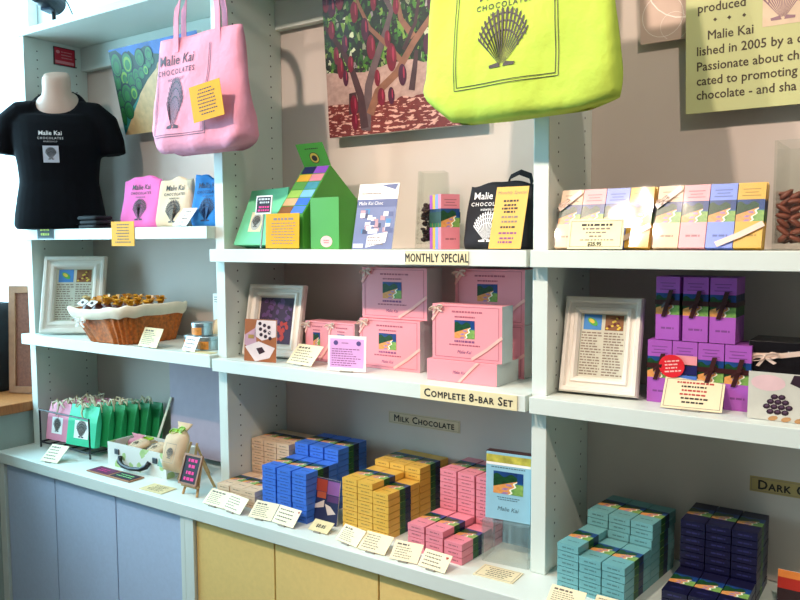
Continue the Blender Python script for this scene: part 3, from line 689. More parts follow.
# ---------------------------------------------------------------- picture frames
FRW = mat('cream_frame_paint', '#efe7da', .4, vary=.04, vscale=20)
def picture_frame(c, z, W, H, yaw, tilt, bw, label, kind, M=None):
    s = empty('picture_frame', None, label, 'picture frame', M=face((c[0], c[1], z+.006), yaw, tilt))
    prof = [(0, -.012), (0, .004), (.10, .010), (.30, .010), (.40, .003), (.60, .003), (.70, .0075), (.86, .0065), (1.0, -.002), (1.0, -.012)]
    cor = [(-W/2, 0), (W/2, 0), (W/2, H), (-W/2, H)]; ins = [(1, 1), (-1, 1), (-1, -1), (1, -1)]
    b = MB()
    V = []; n = len(prof)
    for (x, y), (dx, dy) in zip(cor, ins):
        for t, zz in prof: V.append((x+dx*t*bw, y+dy*t*bw, zz))
    F = []
    for i in range(4):
        j = (i+1) % 4
        for k in range(n): F.append((i*n+k, j*n+k, j*n+(k+1) % n, i*n+(k+1) % n))
    b.add(V, F); b.build('frame_moulding', FRW, s, recalc=True)
    b = MB(); b.box(-W/2+bw*.6, W/2-bw*.6, bw*.6, H-bw*.6, -.013, -.0125); b.build('backing', mat('frame_backing', '#6a6258', .8), s)
    x0, x1, y0, y1 = -W/2+bw, W/2-bw, bw, H-bw
    if kind == 'page':
        b = MB(); b.rect(x0-.002, x1+.002, y0-.002, y1+.002, -.006, 0, None); b.build('page', mat('page_'+label[:4], '#cfd0bd' if 'yellow' not in label else '#cfd0bd', .5, vary=.05), s)
        iw = (x1-x0)*.40; ih = (y1-y0)*.24; g = (x1-x0)*.06
        b = MB(); b.rect(x0+g, x0+g+iw, y1-ih-g*.4, y1-g*.4, -.0055, 0, None); b.rect(x1-g-iw, x1-g, y1-ih-g*.4, y1-g*.4, -.0055, 1, None)
        b.ell(x0+g+iw*.5, y1-ih*.55, iw*.33, ih*.2, -.005, 2, -.6); b.ell(x0+g+iw*.45, y1-ih*.5, iw*.18, ih*.12, -.0046, 3, -.6)
        for k in range(14):
            rr = random.Random(k); b.ell(x1-g-iw*rr.uniform(.08, .92), y1-g*.4-ih*rr.uniform(.08, .92), iw*.08, ih*.07, -.005, rr.choice((3, 4)), n=7)
        b.build('pictures', [mat('stamp_blue', '#3f8ad0', .4), mat('stamp_brown', '#8a5a34', .4), mat('island_green', '#4fae4c', .4), mat('island_yellow', '#e2c84a', .4), mat('bean_red', '#6a2418', .4)], s)
        p = MB(); mx = (x0+x1)/2; dashes(p, x0+g*.5, mx-g*.3, y0+.004, y1-ih-g, 16, 0, z=-.0055, seed=5, fill=1.0, th=.45, word=.14); dashes(p, mx+g*.5, x1-g*.4, y0+.004, y1-ih-g, 16, 0, z=-.0055, seed=6, fill=1.0, th=.45, word=.14)
        p.build('printing', GREYINK, s)
    else:
        b = MB(); b.rect(x0-.002, x1+.002, y0-.002, y1+.002, -.006, 0, None); b.build('mat_board', mat('mat_board_tan', '#d8c8b8', .6), s)
        b = MB(); b.rect(x0+.006, x1-.004, y0+.004, y1-.004, -.0055, 0, None)
        rr = random.Random(3)
        for k in range(60):
            yy = rr.uniform(y0+.012, y1-.012); t = (yy-y0)/(y1-y0); xx = rr.uniform(x0+.014, x1-.012)
            mi = 3 if (xx > (x0+x1)/2+.01 and t < .5) else rr.choice((1, 2, 1))
            b.ell(xx, yy, .008, .0055, -.0052+.00001*k, mi, rr.uniform(0, 3), 9)
        b.build('photograph', [mat('photo_plum', '#3a2440', .4), mat('photo_violet', '#5e3a6c', .4), mat('photo_dark', '#2a1a30', .4), mat('photo_red', '#b0342a', .4)], s)
    b = MB(); b.box(-.012, .012, .01, H*.55, -.014, -.0128); b.build('back_support', mat('frame_backing', '#6a6258', .8), s)
    return s
picture_frame((-.590, .048), 1.288, .172, .214, 4, 13, .036, 'cream picture frame holding a printed page beside the purple packs', 'page')
picture_frame((-1.580, .062), 1.289, .192, .212, 10, 13, .034, 'cream picture frame holding a dark cacao photograph', 'photo')
picture_frame((-2.546, .044), 1.297, .226, .283, 34, 14, .045, 'white picture frame with a page, standing behind the wicker basket', 'page')

# leaflets
def leaflet(name, c, z, wd, ht, yaw, tilt, label, fn, cat='leaflet', th=.0015):
    o = MB().box(-wd/2, wd/2, 0, ht, -th, 0).build(name, WHITEC, None, face((c[0], c[1], z+.001), yaw, tilt)); tag(o, label, cat); fn(o, wd, ht); return o
def lf_choco(o, W, H):
    b = MB(); b.rect(-W/2, W/2, 0, H, .0003, 0, None)
    b.poly([(-W*.5, H*.62, .0005), (-W*.15, H*.80, .0005), (-W*.12, H*.40, .0005), (-W*.35, H*.30, .0005), (-W*.5, H*.4, .0005)], 1)
    b.poly([(-W*.12, H*.98, .0005), (W*.48, H*.98, .0005), (W*.48, H*.6, .0005), (W*.05, H*.5, .0005), (-W*.2, H*.62, .0005)], 2)
    for i in range(3):
        for j in range(3): b.ell(-W*.02+i*W*.14+j*W*.02, H*.90-j*H*.13-i*H*.04, W*.055, H*.045, .0008, 3, .3, 8)
    b.poly([(W*.02, H*.80, .0009), (W*.10, H*.78, .0009), (W*.48, H*.60, .0009), (W*.48, H*.64, .0009)], 2)
    b.poly([(-W*.48, H*.34, .001), (-W*.05, H*.48, .001), (W*.46, H*.34, .001), (W*.30, H*.10, .001), (-W*.15, H*.0, .001)], 2)
    b.poly([(-W*.12, H*.31, .0013), (W*.06, H*.35, .0013), (W*.16, H*.24, .0013), (-W*.02, H*.17, .0013)], 3)
    b.rect(-W*.38, -W*.2, H*.54, H*.63, .0013, 4, None)
    b.build('printing', [mat('lf_orange', '#a8623a', .3), mat('lf_mauve', '#c99aa8', .3), mat('lf_blush', '#ead4d0', .3), mat('lf_choc', '#3c2028', .3), mat('lf_gold', '#b08a4a', .3)], o)
leaflet('leaflet', (-1.558, -.002), 1.289, .108, .120, 10, 4, 'leaflet with chocolates printed on it before the cream frame', lf_choco)
def lf_store(o, W, H):
    b = MB(); b.rect(-W/2, W/2, 0, H*.72, .0003, 0, None); b.rect(-W*.5, W*.5, H*.64, H*.76, .0005, 1, None)
    rr = random.Random(8)
    for k in range(34):
        x, y = rr.uniform(-W*.42, W*.42), rr.uniform(H*.26, H*.58); b.rect(x-W*.06, x+W*.06, y-H*.035, y+H*.035, .0007+k*1e-5, rr.choice((2, 3, 4, 5, 1, 5)), None)
    b.poly([(-W*.15, H*.02, .0014), (W*.33, H*.10, .0014), (W*.36, H*.26, .0014), (-W*.14, H*.20, .0014)], 5); b.rect(-W*.47, -W*.22, H*.02, H*.08, .0014, 5, None)
    b.poly([(W*.05, H*.98, .0006), (W*.48, H*.99, .0006), (W*.42, H*.9, .0006)], 1)
    b.build('printing', [mat('st_slate', '#6f7aa0', .35), mat('st_navy', '#56628c', .35), mat('st_rose', '#b8929c', .35), mat('st_blue', '#4a86b8', .35), mat('st_dark', '#3e4562', .35), mat('st_white', '#e4e4ee', .35)], o)
    lettering('lettering', 'Malie Kai Choc', H*.075, WHITEINK, o, -W*.46, H*.675, z=.0009, sx=.92, shear=.1)
    p = MB(); dashes(p, -W*.12, W*.32, H*.05, H*.20, 3, 0, z=.0016, seed=3, fill=.95); p.build('small_print', GREYINK, o); p = MB(); dashes(p, -W*.42, W*.2, H*.82, H*.88, 1, 0, z=.0006, seed=4, fill=1, word=.04); p.build('small_print', GREYINK, o)
leaflet('leaflet', (-1.158, -.008), 1.608, .118, .170, 4, 14, 'blue and white leaflet with a shop picture leaning by the green box', lf_store)
def lf_heart(o, W, H):
    b = MB(); b.rect(-W/2, W/2, 0, H, .0003, 0, None); b.ell(-W*.27, H*.78, W*.20, H*.17, .0005, 1)
    b.poly([(W*.02, H*.98, .0005), (W*.5, H*.98, .0005), (W*.5, H*.60, .0005), (W*.26, H*.62, .0005), (-W*.02, H*.8, .0005)], 2)
    for j, nrow in enumerate((2, 3, 4, 3)):
        for i in range(nrow): b.ell(-W*.15+(i-(nrow-1)/2)*W*.085, H*.50-j*H*.105, W*.045, H*.058, .0007, 2, .2, 8); b.ell(-W*.15+(i-(nrow-1)/2)*W*.085, H*.515-j*H*.105, W*.022, H*.025, .0009, 3, .2, 7)
    for x in (-.2, -.05, .1, .25, .4): b.ell(W*x, H*.05, W*.06, H*.05, .0007, 4, .3, 9)
    b.ell(W*.42, H*.3, W*.1, H*.14, .0007, 4, 0, 10); b.ell(W*.2, H*.62, W*.12, H*.05, .001, 5, -.4, 9)
    b.build('printing', [mat('ht_grey', '#c9c6b8', .35), mat('ht_pink', '#e0bcbc', .35), mat('ht_choc', '#33202c', .35), mat('ht_plum', '#5c4258', .35), mat('ht_nut', '#b98a5a', .35), mat('ht_skin', '#d9a892', .35)], o)
leaflet('leaflet', (-.205, .010), 1.288, .150, .090, -1, 3, 'leaflet showing a heart of chocolates beside the purple packs', lf_heart)
bx = empty('black_gift_box', None, 'black gift box with a cream bow behind the chocolate leaflet', 'gift box', M=face((-.292, .075, 1.2884), 0, 0))
MB().box(0, .18, 0, .142, -.10, 0).build('box', mat('black_gloss_card', '#120f12', .25), bx, bevel=.001)
b = MB(); b.ribbon([(0, .112, .0012), (.06, .116, .003), (.18, .140, .0012)], (0, .010, 0), .0004); bow(b, (.030, .112, .002), .026, 0, .2); b.build('bow', SATIN, bx)
lettering('lettering', 'Mal', .010, WHITEINK, bx, .070, .118, z=.0006)
def lf_photo(o, W, H):
    b = MB(); b.rect(-W/2, W/2, 0, H, .0003, 0, None); b.rect(-W*.4, W*.02, H*.70, H*.97, .0005, 1, None); b.rect(W*.04, W*.5, H*.66, H*.96, .0005, 2, None); b.rect(-W*.35, W*.0, H*.55, H*.69, .0005, 4, None); b.rect(W*.06, W*.5, H*.5, H*.64, .0005, 5, None)
    b.poly([(-W*.42, H*.38, .0006), (-W*.05, H*.52, .0006), (-W*.05, H*.36, .0006), (-W*.4, H*.30, .0006)], 3); b.poly([(-W*.02, H*.44, .0006), (W*.2, H*.40, .0006), (W*.42, H*.26, .0006), (W*.12, H*.20, .0006)], 3)
    b.build('printing', [mat('ph_navy', '#2b3358', .3), mat('ph_red', '#a8442e', .3), mat('ph_violet', '#8a5a9a', .3), mat('ph_pale', '#dccfc4', .3), mat('ph_orange', '#b85a3a', .3), mat('ph_plum', '#5c3c70', .3)], o)
leaflet('leaflet', (-1.306, -.030), ZC, .088, .118, 0, 9, 'dark blue leaflet standing between the blue and yellow stacks', lf_photo)
def lf_red(o, W, H):
    b = MB(); b.rect(-W/2, W/2, 0, H*.5, .0003, 0, None); b.rect(-W/2, W/2, H*.5, H*.8, .0003, 1, None); b.rect(-W/2, W/2, H*.8, H, .0003, 2, None)
    b.build('printing', [mat('rd_dark', '#2a1418', .3), mat('rd_red', '#a8281c', .3), mat('rd_orange', '#d8813a', .3)], o)
leaflet('leaflet', (-.200, .130), ZC, .070, .075, 0, 8, 'red and orange leaflet standing right of the navy stack', lf_red)

# ---------------------------------------------------------------- mannequin with a black shirt
def ring(cx, cy, cz, a, b, n=28, p=2.4, tilt=0):
    out = []
    for k in range(n):
        t = 2*PI*k/n; c, s = math.cos(t), math.sin(t)
        x = a*math.copysign(abs(c)**(2/p), c); y = b*math.copysign(abs(s)**(2/p), s)
        out.append((cx+x, cy+y, cz+tilt*y))
    return out
mn = empty('shirt_mannequin', (-2.545, .022, 1.6756), 'headless mannequin torso wearing a black printed shirt at the shelf end', 'mannequin', 42)
tb = MB()
tor0 = [(0, .138, .080), (.012, .146, .086), (.05, .142, .086), (.10, .133, .082), (.15, .124, .076), (.20, .128, .080), (.26, .138, .088), (.30, .146, .088), (.33, .152, .080), (.358, .140, .066), (.380, .112, .054), (.396, .090, .052), (.406, .078, .048)]
KZ = 1.10
tor = [(z*KZ, a*1.06, b) for z, a, b in tor0]
tb.rings([ring(0, .004 if z < .3 else .012, z, a, b, tilt=1.05*max(0, (z/KZ-.36)/.046)) for z, a, b in tor])
for sg in (-1, 1):
    pts = [(.07, .378*KZ), (.118, .368*KZ), (.158, .335*KZ), (.178, .282*KZ), (.185, .238*KZ)]; rad = [.040, .052, .056, .052, .050]
    rr = []
    for i, ((x, z), r) in enumerate(zip(pts, rad)):
        j0 = max(0, i-1); j1 = min(4, i+1); tx, tz = pts[j1][0]-pts[j0][0], pts[j1][1]-pts[j0][1]; l = math.hypot(tx, tz); tx /= l; tz /= l
        rr.append([(sg*(x+r*.85*math.cos(a)*(-tz)), .012+r*math.sin(a)*.95, z+r*.85*math.cos(a)*tx) for a in [2*PI*k/16 for k in range(16)]])
    tb.rings(rr)
sh = tb.build('shirt', mat('black_jersey', '#04050c', .9, spec=.2, vary=.25, vscale=25, bump=.25, bscale=60), mn, recalc=True)
rm = sh.modifiers.new('remesh', 'REMESH'); rm.mode = 'VOXEL'; rm.voxel_size = .0055; rm.use_smooth_shade = True
sm = sh.modifiers.new('smooth', 'SMOOTH'); sm.iterations = 6; sm.factor = .6
nb = MB(); SKINM = mat('mannequin_plastic', '#cfae9c', .45, vary=.04, vscale=15)
nb.rings([ring(0, .010, z, a, b, 24, 2.1, t) for z, a, b, t in ((.400, .074, .044, 1.05), (.432, .073, .046, 1.05), (.447, .070, .046, 1.0), (.458, .060, .044, .75), (.470, .050, .042, .45), (.490, .046, .041, .15), (.512, .047, .041, .15), (.530, .045, .040, .35), (.540, .040, .036, .45), (.5425, .030, .027, .45))])
nb.build('neck', SKINM, mn, smooth=True)
pr = MB(); V, F = text_verts('Malie Kai', .021, align='CENTER', bold=.0003)
def chest(x, z, off=.003):
    # front of the torso at height z
    for i in range(len(tor)-1):
        if tor[i][0] <= z <= tor[i+1][0]:
            f = (z-tor[i][0])/(tor[i+1][0]-tor[i][0]); a = tor[i][1]*(1-f)+tor[i+1][1]*f; b = tor[i][2]*(1-f)+tor[i+1][2]*f; break
    return (x, (.004 if z < .33 else .012*min(1, (z-.33)/.03)+.004*max(0, 1-(z-.33)/.03))-b*(max(0, 1-abs(x/a)**2.4))**(1/2.4)-off, z)
pr.add([chest(x, y+.318) for x, y, _ in V], F)
V, F = text_verts('CHOCOLATES', .0105, align='CENTER', spacing=1.35); pr.add([chest(x, y+.304) for x, y, _ in V], F)
V, F = text_verts('HONOLULU', .0065, align='CENTER', spacing=1.4); pr.add([chest(x, y+.294) for x, y, _ in V], F)
pr.build('lettering', WHITEINK, mn)
pr = MB(); N = 6
for i in range(N): 
    for j in range(N):
        def Q(a, b): return chest(-.026+.052*a/N, .226+.056*b/N, .0032)
        pr.quad(Q(i, j), Q(i+1, j), Q(i+1, j+1), Q(i, j+1))
lp = pr.build('logo_patch', mat('patch_grey', '#c9cdd8', .6), mn)
pr = MB(); shell_shape(pr, 0, .255, .042, 0, f=lambda x, y: chest(x, y, .0042)); pr.build('shell_print', INK, lp)

# folded shirts in plastic sleeves
for k, (x0, yv, lab) in enumerate(((-2.318, .006, 'folded black shirt in a clear sleeve, bottom of the pile by the mannequin'), (-2.314, .008, 'folded black shirt in a clear sleeve, middle of the pile by the mannequin'), (-2.320, .005, 'folded black shirt in a clear sleeve, top of the pile by the mannequin'))):
    s = empty('folded_shirt', (x0, yv, 1.6755+k*.0145), lab, 'shirt', 2*k-2, group=None)
    b = MB(); b.rings([ring(0, 0, z, a, c, 28, 6) for z, a, c in ((0, .050, .034), (.004, .054, .037), (.009, .053, .036), (.012, .049, .033))]); b.build('fabric', BLACKB, s, smooth=True)
    b = MB(); n = 12
    for i in range(n):
        for j in range(6):
            def P(a, c): return (-.056+.112*a/n, -.039+.078*c/6, .0128+.0009*math.sin(a*2.3+c+k)*math.cos(c*1.7))
            b.quad(P(i, j), P(i+1, j), P(i+1, j+1), P(i, j+1))
    b.build('plastic_sleeve', CELLO, s, smooth=True)

# ---------------------------------------------------------------- cloth bags
def cloth_bag(name, loc, yaw, W, H, D, m, label, topw=1.0, wav=.0, handle=None, hm=None, seed=1, prt=None, rim=None, wr=.003, cat='bag', lean=0, chl=0, chr=0, cw=.08):
    s = empty(name, loc, label, cat, yaw); rnd = random.Random(seed); ph = [rnd.uniform(0, 6) for _ in range(6)]
    def hw(t): return W/2*(1+(topw-1)*t)*(1-.04*math.exp(-t*14))
    def hd(t): return D/2*((1-t)**.8*.85+.15)*(1-.35*math.exp(-t*22))
    def wrk(x, t, sg):
        return wr*(math.sin(x/W*9+t*3+ph[0])*math.sin(t*5+ph[1])+.6*math.sin(x/W*17-t*7+ph[2])*(1-t*.5)+.8*math.sin(t*26+x/W*5+ph[3])*math.exp(-t*5))
    def topz(x): return H*(1+wav*(math.sin(x/W*7+ph[4])+.5*math.sin(x/W*15+ph[5])))
    def lift(x, t):
        q = chl*max(0, (-x-(W/2-cw))/cw)+chr*max(0, (x-(W/2-cw))/cw); return q*(1-t)**3
    P = 5.0
    def fy(x, t):
        a = hw(t); return hd(t)*max(0, 1-min(1, abs(x/a))**P)**(1/P)
    def front(x, z, off=0.0):
        t = min(1, max(0, z/H)); return (x, -fy(x, t)-wrk(x, t, -1)-off+lean*z, z)
    n, rows = 20, 22
    b = MB(); rg = []
    for j in range(rows+1):
        t = j/rows; r = []
        for sg in (-1, 1):
            for i in range(n):
                u = -1+2*i/n if sg < 0 else 1-2*i/n
                u = math.copysign(1-(1-abs(u))**1.6, u) if abs(u) < 1 else u
                x = u*hw(t); z = topz(x)*t+lift(x, t)
                y = sg*fy(x, t)+(wrk(x, t, sg)*(-1 if sg < 0 else 1) if abs(u) < .999 else 0)
                r.append((x, y+lean*z, z))
        rg.append(r)
    inner = []
    for j in (0, 1, 2, 3):
        t = 1-j*.12; inner.append([(x*.985, (y-lean*z)*.72+lean*(topz(x)*t), topz(x)*t-.0005) for x, y, z in rg[-1]])
    b.rings(rg+inner, cap0=True, cap1=True)
    body = b.build('bag_body', m, s, smooth=True)
    if handle:
        hh, hx, hwid = handle
        for sg in (-1, 1):
            pts = []; wv = []
            for i in range(17):
                a = PI*i/16; x = -hx*math.cos(a); zz = H*.97+hh*math.sin(a)**.55
                y = (-fy(x*.9, .95)-.003 if sg < 0 else fy(x*.9, .95)+.003)*(1-.5*math.sin(a))+lean*zz
                if i in (0, 16): zz -= H*.10
                pts.append((x, y, zz)); wv.append(Vector((hwid*abs(math.sin(a))**.4*.0+hwid*(1 if a < .5 or a > PI-.5 else .6), 0, hwid*(0 if a < .5 or a > PI-.5 else .8))))
            h = MB(); h.ribbon(pts, wv, .0012); h.build('handle', hm or m, s, smooth=False)
    if prt: prt(s, front, W, H)
    return s
def brand_print(m, cx, cz, k, shell_k=1.0, frame=None, name_y=None, shell_w=1.0):
    def fn(s, front, W, H):
        b = MB()
        if k:
            for body, sz, dy, sp in (('Malie Kai', .030, .0, 1.0), ('CHOCOLATES', .0155, -.020, 1.3), ('HONOLULU', .0085, -.034, 1.35)):
                V, F = text_verts(body, sz*k, align='CENTER', spacing=sp, bold=.0002); b.add([front(x+cx, y+cz+dy*k, .0016) for x, y, _ in V], F)
            b.build('lettering', m, s)
        b = MB(); shell_shape(b, 0, 0, .075*shell_k, 0, f=lambda x, y: front(x*shell_w+cx, y+cz-(.085 if k else 0)*(k or 1), .0016)); b.build('shell_print', m, s)
        if frame:
            x0, x1, z0, z1 = frame; b = MB()
            for e in (0, .006):
                for (a0, c0, a1, c1) in ((x0+e, z0+e, x1-e, z0+e), (x0+e, z0+e, x0+e, z1), (x1-e, z0+e, x1-e, z1)):
                    n = 16
                    for i in range(n):
                        xa, za = a0+(a1-a0)*i/n, c0+(c1-c0)*i/n; xb, zb = a0+(a1-a0)*(i+1)/n, c0+(c1-c0)*(i+1)/n
                        tx, tz = (0, .0008) if abs(a1-a0) > abs(c1-c0) else (.0008, 0)
                        b.poly([front(xa-tx, za-tz, .0016), front(xb-tx, zb-tz, .0016), front(xb+tx, zb+tz, .0016), front(xa+tx, za+tz, .0016)])
            b.build('border_lines', m, s)
    return fn
LIME = mat('lime_canvas', '#b0ca50', .85, vary=.05, vscale=12, bump=.7, bscale=16, bdist=.012, spec=.2)
PINKT = mat('pink_canvas', '#e49cb2', .85, vary=.05, vscale=12, bump=.7, bscale=16, bdist=.012, spec=.2)
lime = cloth_bag('tote_bag', (-.722, -.082, 1.884), 0, .452, .36, .085, LIME, 'large lime green tote bag with a black shell print', topw=.86, handle=(.14, .075, .022), seed=4, wr=.0055, chl=.070, chr=.018, cw=.085,
    prt=brand_print(INK, -.016, .245, 1.05, 1.65, (-.131, .104, .066, .32), shell_w=1.05))
lime.rotation_euler = (0, R(-1.5), 0)
pink = cloth_bag('tote_bag', (-1.690, -.075, 1.878), 0, .385, .325, .10, PINKT, 'pale pink tote bag with a grey shell print and yellow tag', topw=.84, handle=(.15, .085, .020), seed=9, wr=.006, chl=.03, chr=.03, cw=.06,
    prt=brand_print(mat('plum_grey_ink', '#4a3a4a', .6), -.076, .248, 1.35, 1.95, (-.160, .06, .045, .29), shell_w=.66))
tg = MB().box(-.060, .060, -.094, 0, -.001, 0).build('price_tag', YELC, None, face((-1.597, -.150, 2.046), 0, -4, 6)); tag(tg, 'yellow paper tag fixed on the pale pink tote bag', 'tag')
q = MB(); dashes(q, -.040, .040, -.082, -.010, 8, 0, seed=91, fill=.9, align='C'); q.build('printing', INK, tg)
for bx_, lab in ((-.722, 'lime green'), (-1.690, 'pale pink')):
    h = MB(); zt = 2.388; h.tube([(0, .06, .008), (0, -.02, .008), (0, -.070, .006), (0, -.082, -.006), (0, -.082, -.016), (0, -.074, -.022)], .003, 8)
    o = h.build('bag_hook', BLACKM, None, Matrix.Translation((bx_, 0, zt-.004))); tag(o, 'black wire hook on the top board holding the %s tote bag' % lab, 'hook')
def mini(x, y, z, W, H, D, c, label, seed, yaw=0, m=INK, topw=.9, wav=.035, lean=.06, k=.80, cx=.005):
    return cloth_bag('cloth_bag', (x, y, z+.0006), yaw, W, H, D, mat('cloth_'+c, c, .8, vary=.06, vscale=20, bump=.25, bscale=700), label, topw=topw, wav=wav, seed=seed, wr=.0022, prt=brand_print(m, cx, H*.76, k, .95, shell_w=1.15), lean=lean)
mini(-2.150, .066, 1.675, .205, .165, .050, '#e86cb2', 'small bright pink cloth bag with a shell print', 21)
mini(-1.958, .046, 1.675, .168, .150, .050, '#dcc4a4', 'small natural beige cloth bag with a shell print', 22)
mini(-1.806, .046, 1.675, .138, .152, .050, '#1f7cc4', 'small bright blue cloth bag with a shell print', 23, m=mat('navy_ink', '#16305e', .6), wav=.05)
mini(-.838, .062, 1.608, .180, .155, .060, '#14141c', 'small black cloth bag with a white shell print', 24, m=WHITEINK, wav=.03, lean=.1, k=.80, cx=-.022)
hb = MB(); hb.ribbon([(-.030, 0, 0), (-.026, 0, .018), (0, 0, .028), (.026, 0, .018), (.030, 0, 0)], (0, .012, .012), .001)
kb = [o for o in bpy.data.objects if o.get('label') == 'small black cloth bag with a white shell print'][0]
hb.build('handle', mat('cloth_#14141c'), kb, Matrix.Translation((.045, .018, .150)))

# ---------------------------------------------------------------- pictures on the back panel
pt = empty('canvas_painting', None, 'canvas painting of green hills and a beach behind the pink tote', 'painting', M=face((-2.420, .210, 2.014), 0, -12))
MB().box(0, .46, 0, .295, -.020, 0).build('canvas', mat('canvas_white', '#e4e0d8', .7), pt)
b = MB(); W, H = .46, .262; b.M = Matrix.Diagonal((1, .295/.262, 1, 1))
b.rect(0, W, 0, H, .0003, 0, None)
b.poly([(0, 0, .0005), (.10, .0, .0005), (.20, 0, .0005), (.34, 0, .0005), (.33, .05, .0005), (.31, .11, .0005), (.29, .18, .0005), (.27, .215, .0005), (.17, .165, .0005), (.11, .10, .0005), (.05, .045, .0005)], 1)
b.poly([(0, .262, .0004), (W, .262, .0004), (W, .232, .0004), (0, .20, .0004)], 2)
b.poly([(0, .15, .0006), (0, .256, .0006), (.04, .258, .0006), (.075, .235, .0006), (.11, .248, .0006), (.145, .222, .0006), (.17, .245, .0006), (.20, .252, .0006), (.235, .225, .0006), (.27, .22, .0006), (.33, .215, .0006), (.27, .20, .0006), (.18, .155, .0006), (.10, .10, .0006), (.0, .04, .0006)], 3)
rr = random.Random(11); k = 0
for x, y, r in ((.018, .165, .03), (.02, .11, .03), (.015, .06, .028), (.06, .175, .026), (.055, .125, .03), (.05, .075, .026), (.095, .165, .024), (.095, .125, .022), (.125, .175, .020), (.13, .148, .018), (.155, .178, .018), (.18, .185, .016), (.20, .20, .014), (.22, .208, .012), (.03, .215, .035), (.09, .215, .03), (.16, .222, .025), (.21, .228, .02)):
    k += 1
    b.ell(x, y, min(r, x), r*1.1, .0007+k*.00006, 4, 0, 18); b.ell(x, y-r*.04, min(r, x)*.86, r*.96, .00072+k*.00006, 5, 0, 18); b.ell(x, y-r*.14, min(r, x)*.66, r*.74, .00074+k*.00006, 6 if k % 4 == 0 else 9, 0, 16); b.ell(x, y-r*.22, min(r, x)*.46, r*.52, .00076+k*.00006, 5, 0, 14)
for i, (x, y, r) in enumerate(((.225, .026, .030), (.235, .075, .027), (.245, .118, .023), (.252, .155, .018), (.26, .185, .014), (.30, .03, .026))):
    b.ell(x, y, r*1.5, min(y, r*1.1), .0022+i*.00005, 7, .3, 16); b.ell(x+.004, y+.002, r, r*.8, .00222+i*.00005, 8, 0, 16); b.ell(x, y+.006, r*.62, r*.45, .00224+i*.00005, 7, 0, 14)
b.build('painted_scene', [mat('pt_teal', '#2f8f86', .5), mat('pt_sand', '#d9b57e', .5, vary=.12, vscale=40), mat('pt_sky', '#1f5fb0', .5, vary=.3, vscale=12), mat('pt_dark', '#0d3a2c', .5), mat('pt_deep', '#0a2a30', .5), mat('pt_green', '#247434', .5, vary=.2), mat('pt_lime', '#7aa82c', .5, vary=.2), mat('pt_ochre', '#c79a60', .5), mat('pt_mauve', '#8a6fa0', .5), mat('pt_mid', '#1c5c34', .5, vary=.2)], pt)

cc = empty('canvas_photograph', None, 'large canvas photograph of a cacao tree with red pods', 'picture', M=face((-1.468, .210, 1.930), 0, -4))
CW, CH = .50, .428
MB().box(0, CW, 0, CH, -.020, 0).build('canvas', mat('canvas_white', '#e4e0d8', .7), cc)
b = MB(); b.rect(0, CW, 0, CH, .0003); b.build('printed_background', FOLIAGE, cc)
b = MB()
def branch(pts, r0, r1, m, z):
    n = len(pts); L = []; Rr = []
    for i, (x, y) in enumerate(pts):
        a = pts[max(0, i-1)]; c = pts[min(n-1, i+1)]; dx, dy = c[0]-a[0], c[1]-a[1]; l = math.hypot(dx, dy); r = r0+(r1-r0)*i/(n-1)
        L.append((x-dy/l*r, y+dx/l*r)); Rr.append((x+dy/l*r, y-dx/l*r))
    for i in range(n-1): b.poly([L[i]+(z,), Rr[i]+(z,), Rr[i+1]+(z,), L[i+1]+(z,)], m)
def px(u, v): # crop pixel (685x600 over u320-480,v0-140) to canvas metres
    return ((u-35)/650*.545, min((585-v)/560*.405, .424))
for i, (pp, r0, r1, m) in enumerate(((([(195, 570), (205, 480), (215, 400), (245, 320), (290, 220), (320, 140), (290, 80), (230, 10)]), .016, .005, 0), ([(190, 560), (180, 440), (150, 340), (110, 250), (60, 180), (40, 150)], .014, .004, 1), ([(215, 510), (250, 430), (330, 370), (400, 270), (470, 190), (540, 100), (545, 0)], .013, .006, 2), ([(350, 330), (300, 265), (230, 190), (195, 110), (155, 0)], .008, .004, 2), ([(400, 250), (355, 180), (340, 80), (250, 0)], .010, .004, 2), ([(345, 80), (430, 30), (440, -20)], .010, .008, 2), ([(360, 290), (410, 200), (430, 100), (480, 60), (490, 0)], .006, .004, 1), ([(360, 85), (440, 110), (500, 160)], .006, .004, 2), ([(385, 440), (400, 360), (410, 300)], .010, .006, 1), ([(150, 500), (145, 420)], .02, .012, 1))):
    branch([px(*q) for q in pp], r0, r1, m, .0006+i*.00003)
for i, (u, v, rw, rh) in enumerate(((210, 190, 16, 42), (232, 260, 18, 46), (312, 310, 20, 52), (352, 380, 16, 40), (252, 378, 12, 32), (478, 235, 20, 44), (452, 285, 16, 38), (490, 250, 13, 30), (475, 95, 16, 40), (470, 140, 14, 36), (170, 120, 16, 40), (110, 60, 18, 42), (75, 80, 18, 42), (50, 60, 14, 40), (100, 320, 14, 42), (120, 360, 12, 32), (85, 270, 12, 34), (145, 310, 12, 32), (125, 230, 14, 34), (70, 170, 14, 34), (250, 95, 12, 36), (315, 75, 16, 26), (338, 130, 12, 30), (265, 450, 16, 34), (305, 450, 13, 32), (150, 470, 16, 40), (150, 530, 14, 34), (185, 20, 14, 30), (300, 240, 12, 30))):
    x, y = px(u, v); b.ell(x, y, rw*.00084, rh*.00073, .0010+i*.00002, 3 if i % 3 else 4, 0, 14); b.ell(x+rw*.0003, y+rh*.00015, rw*.00018, rh*.0004, .00101+i*.00002, 5, 0, 10)
b.build('printed_tree', [mat('tr_grey', '#5c4a4c', .5, vary=.2), mat('tr_dark', '#3e2428', .5, vary=.2), mat('tr_tan', '#835842', .5, vary=.2), mat('pod_red', '#6c1028', .4, vary=.2), mat('pod_plum', '#43122e', .4, vary=.2), mat('pod_light', '#9a2c46', .4)], cc)

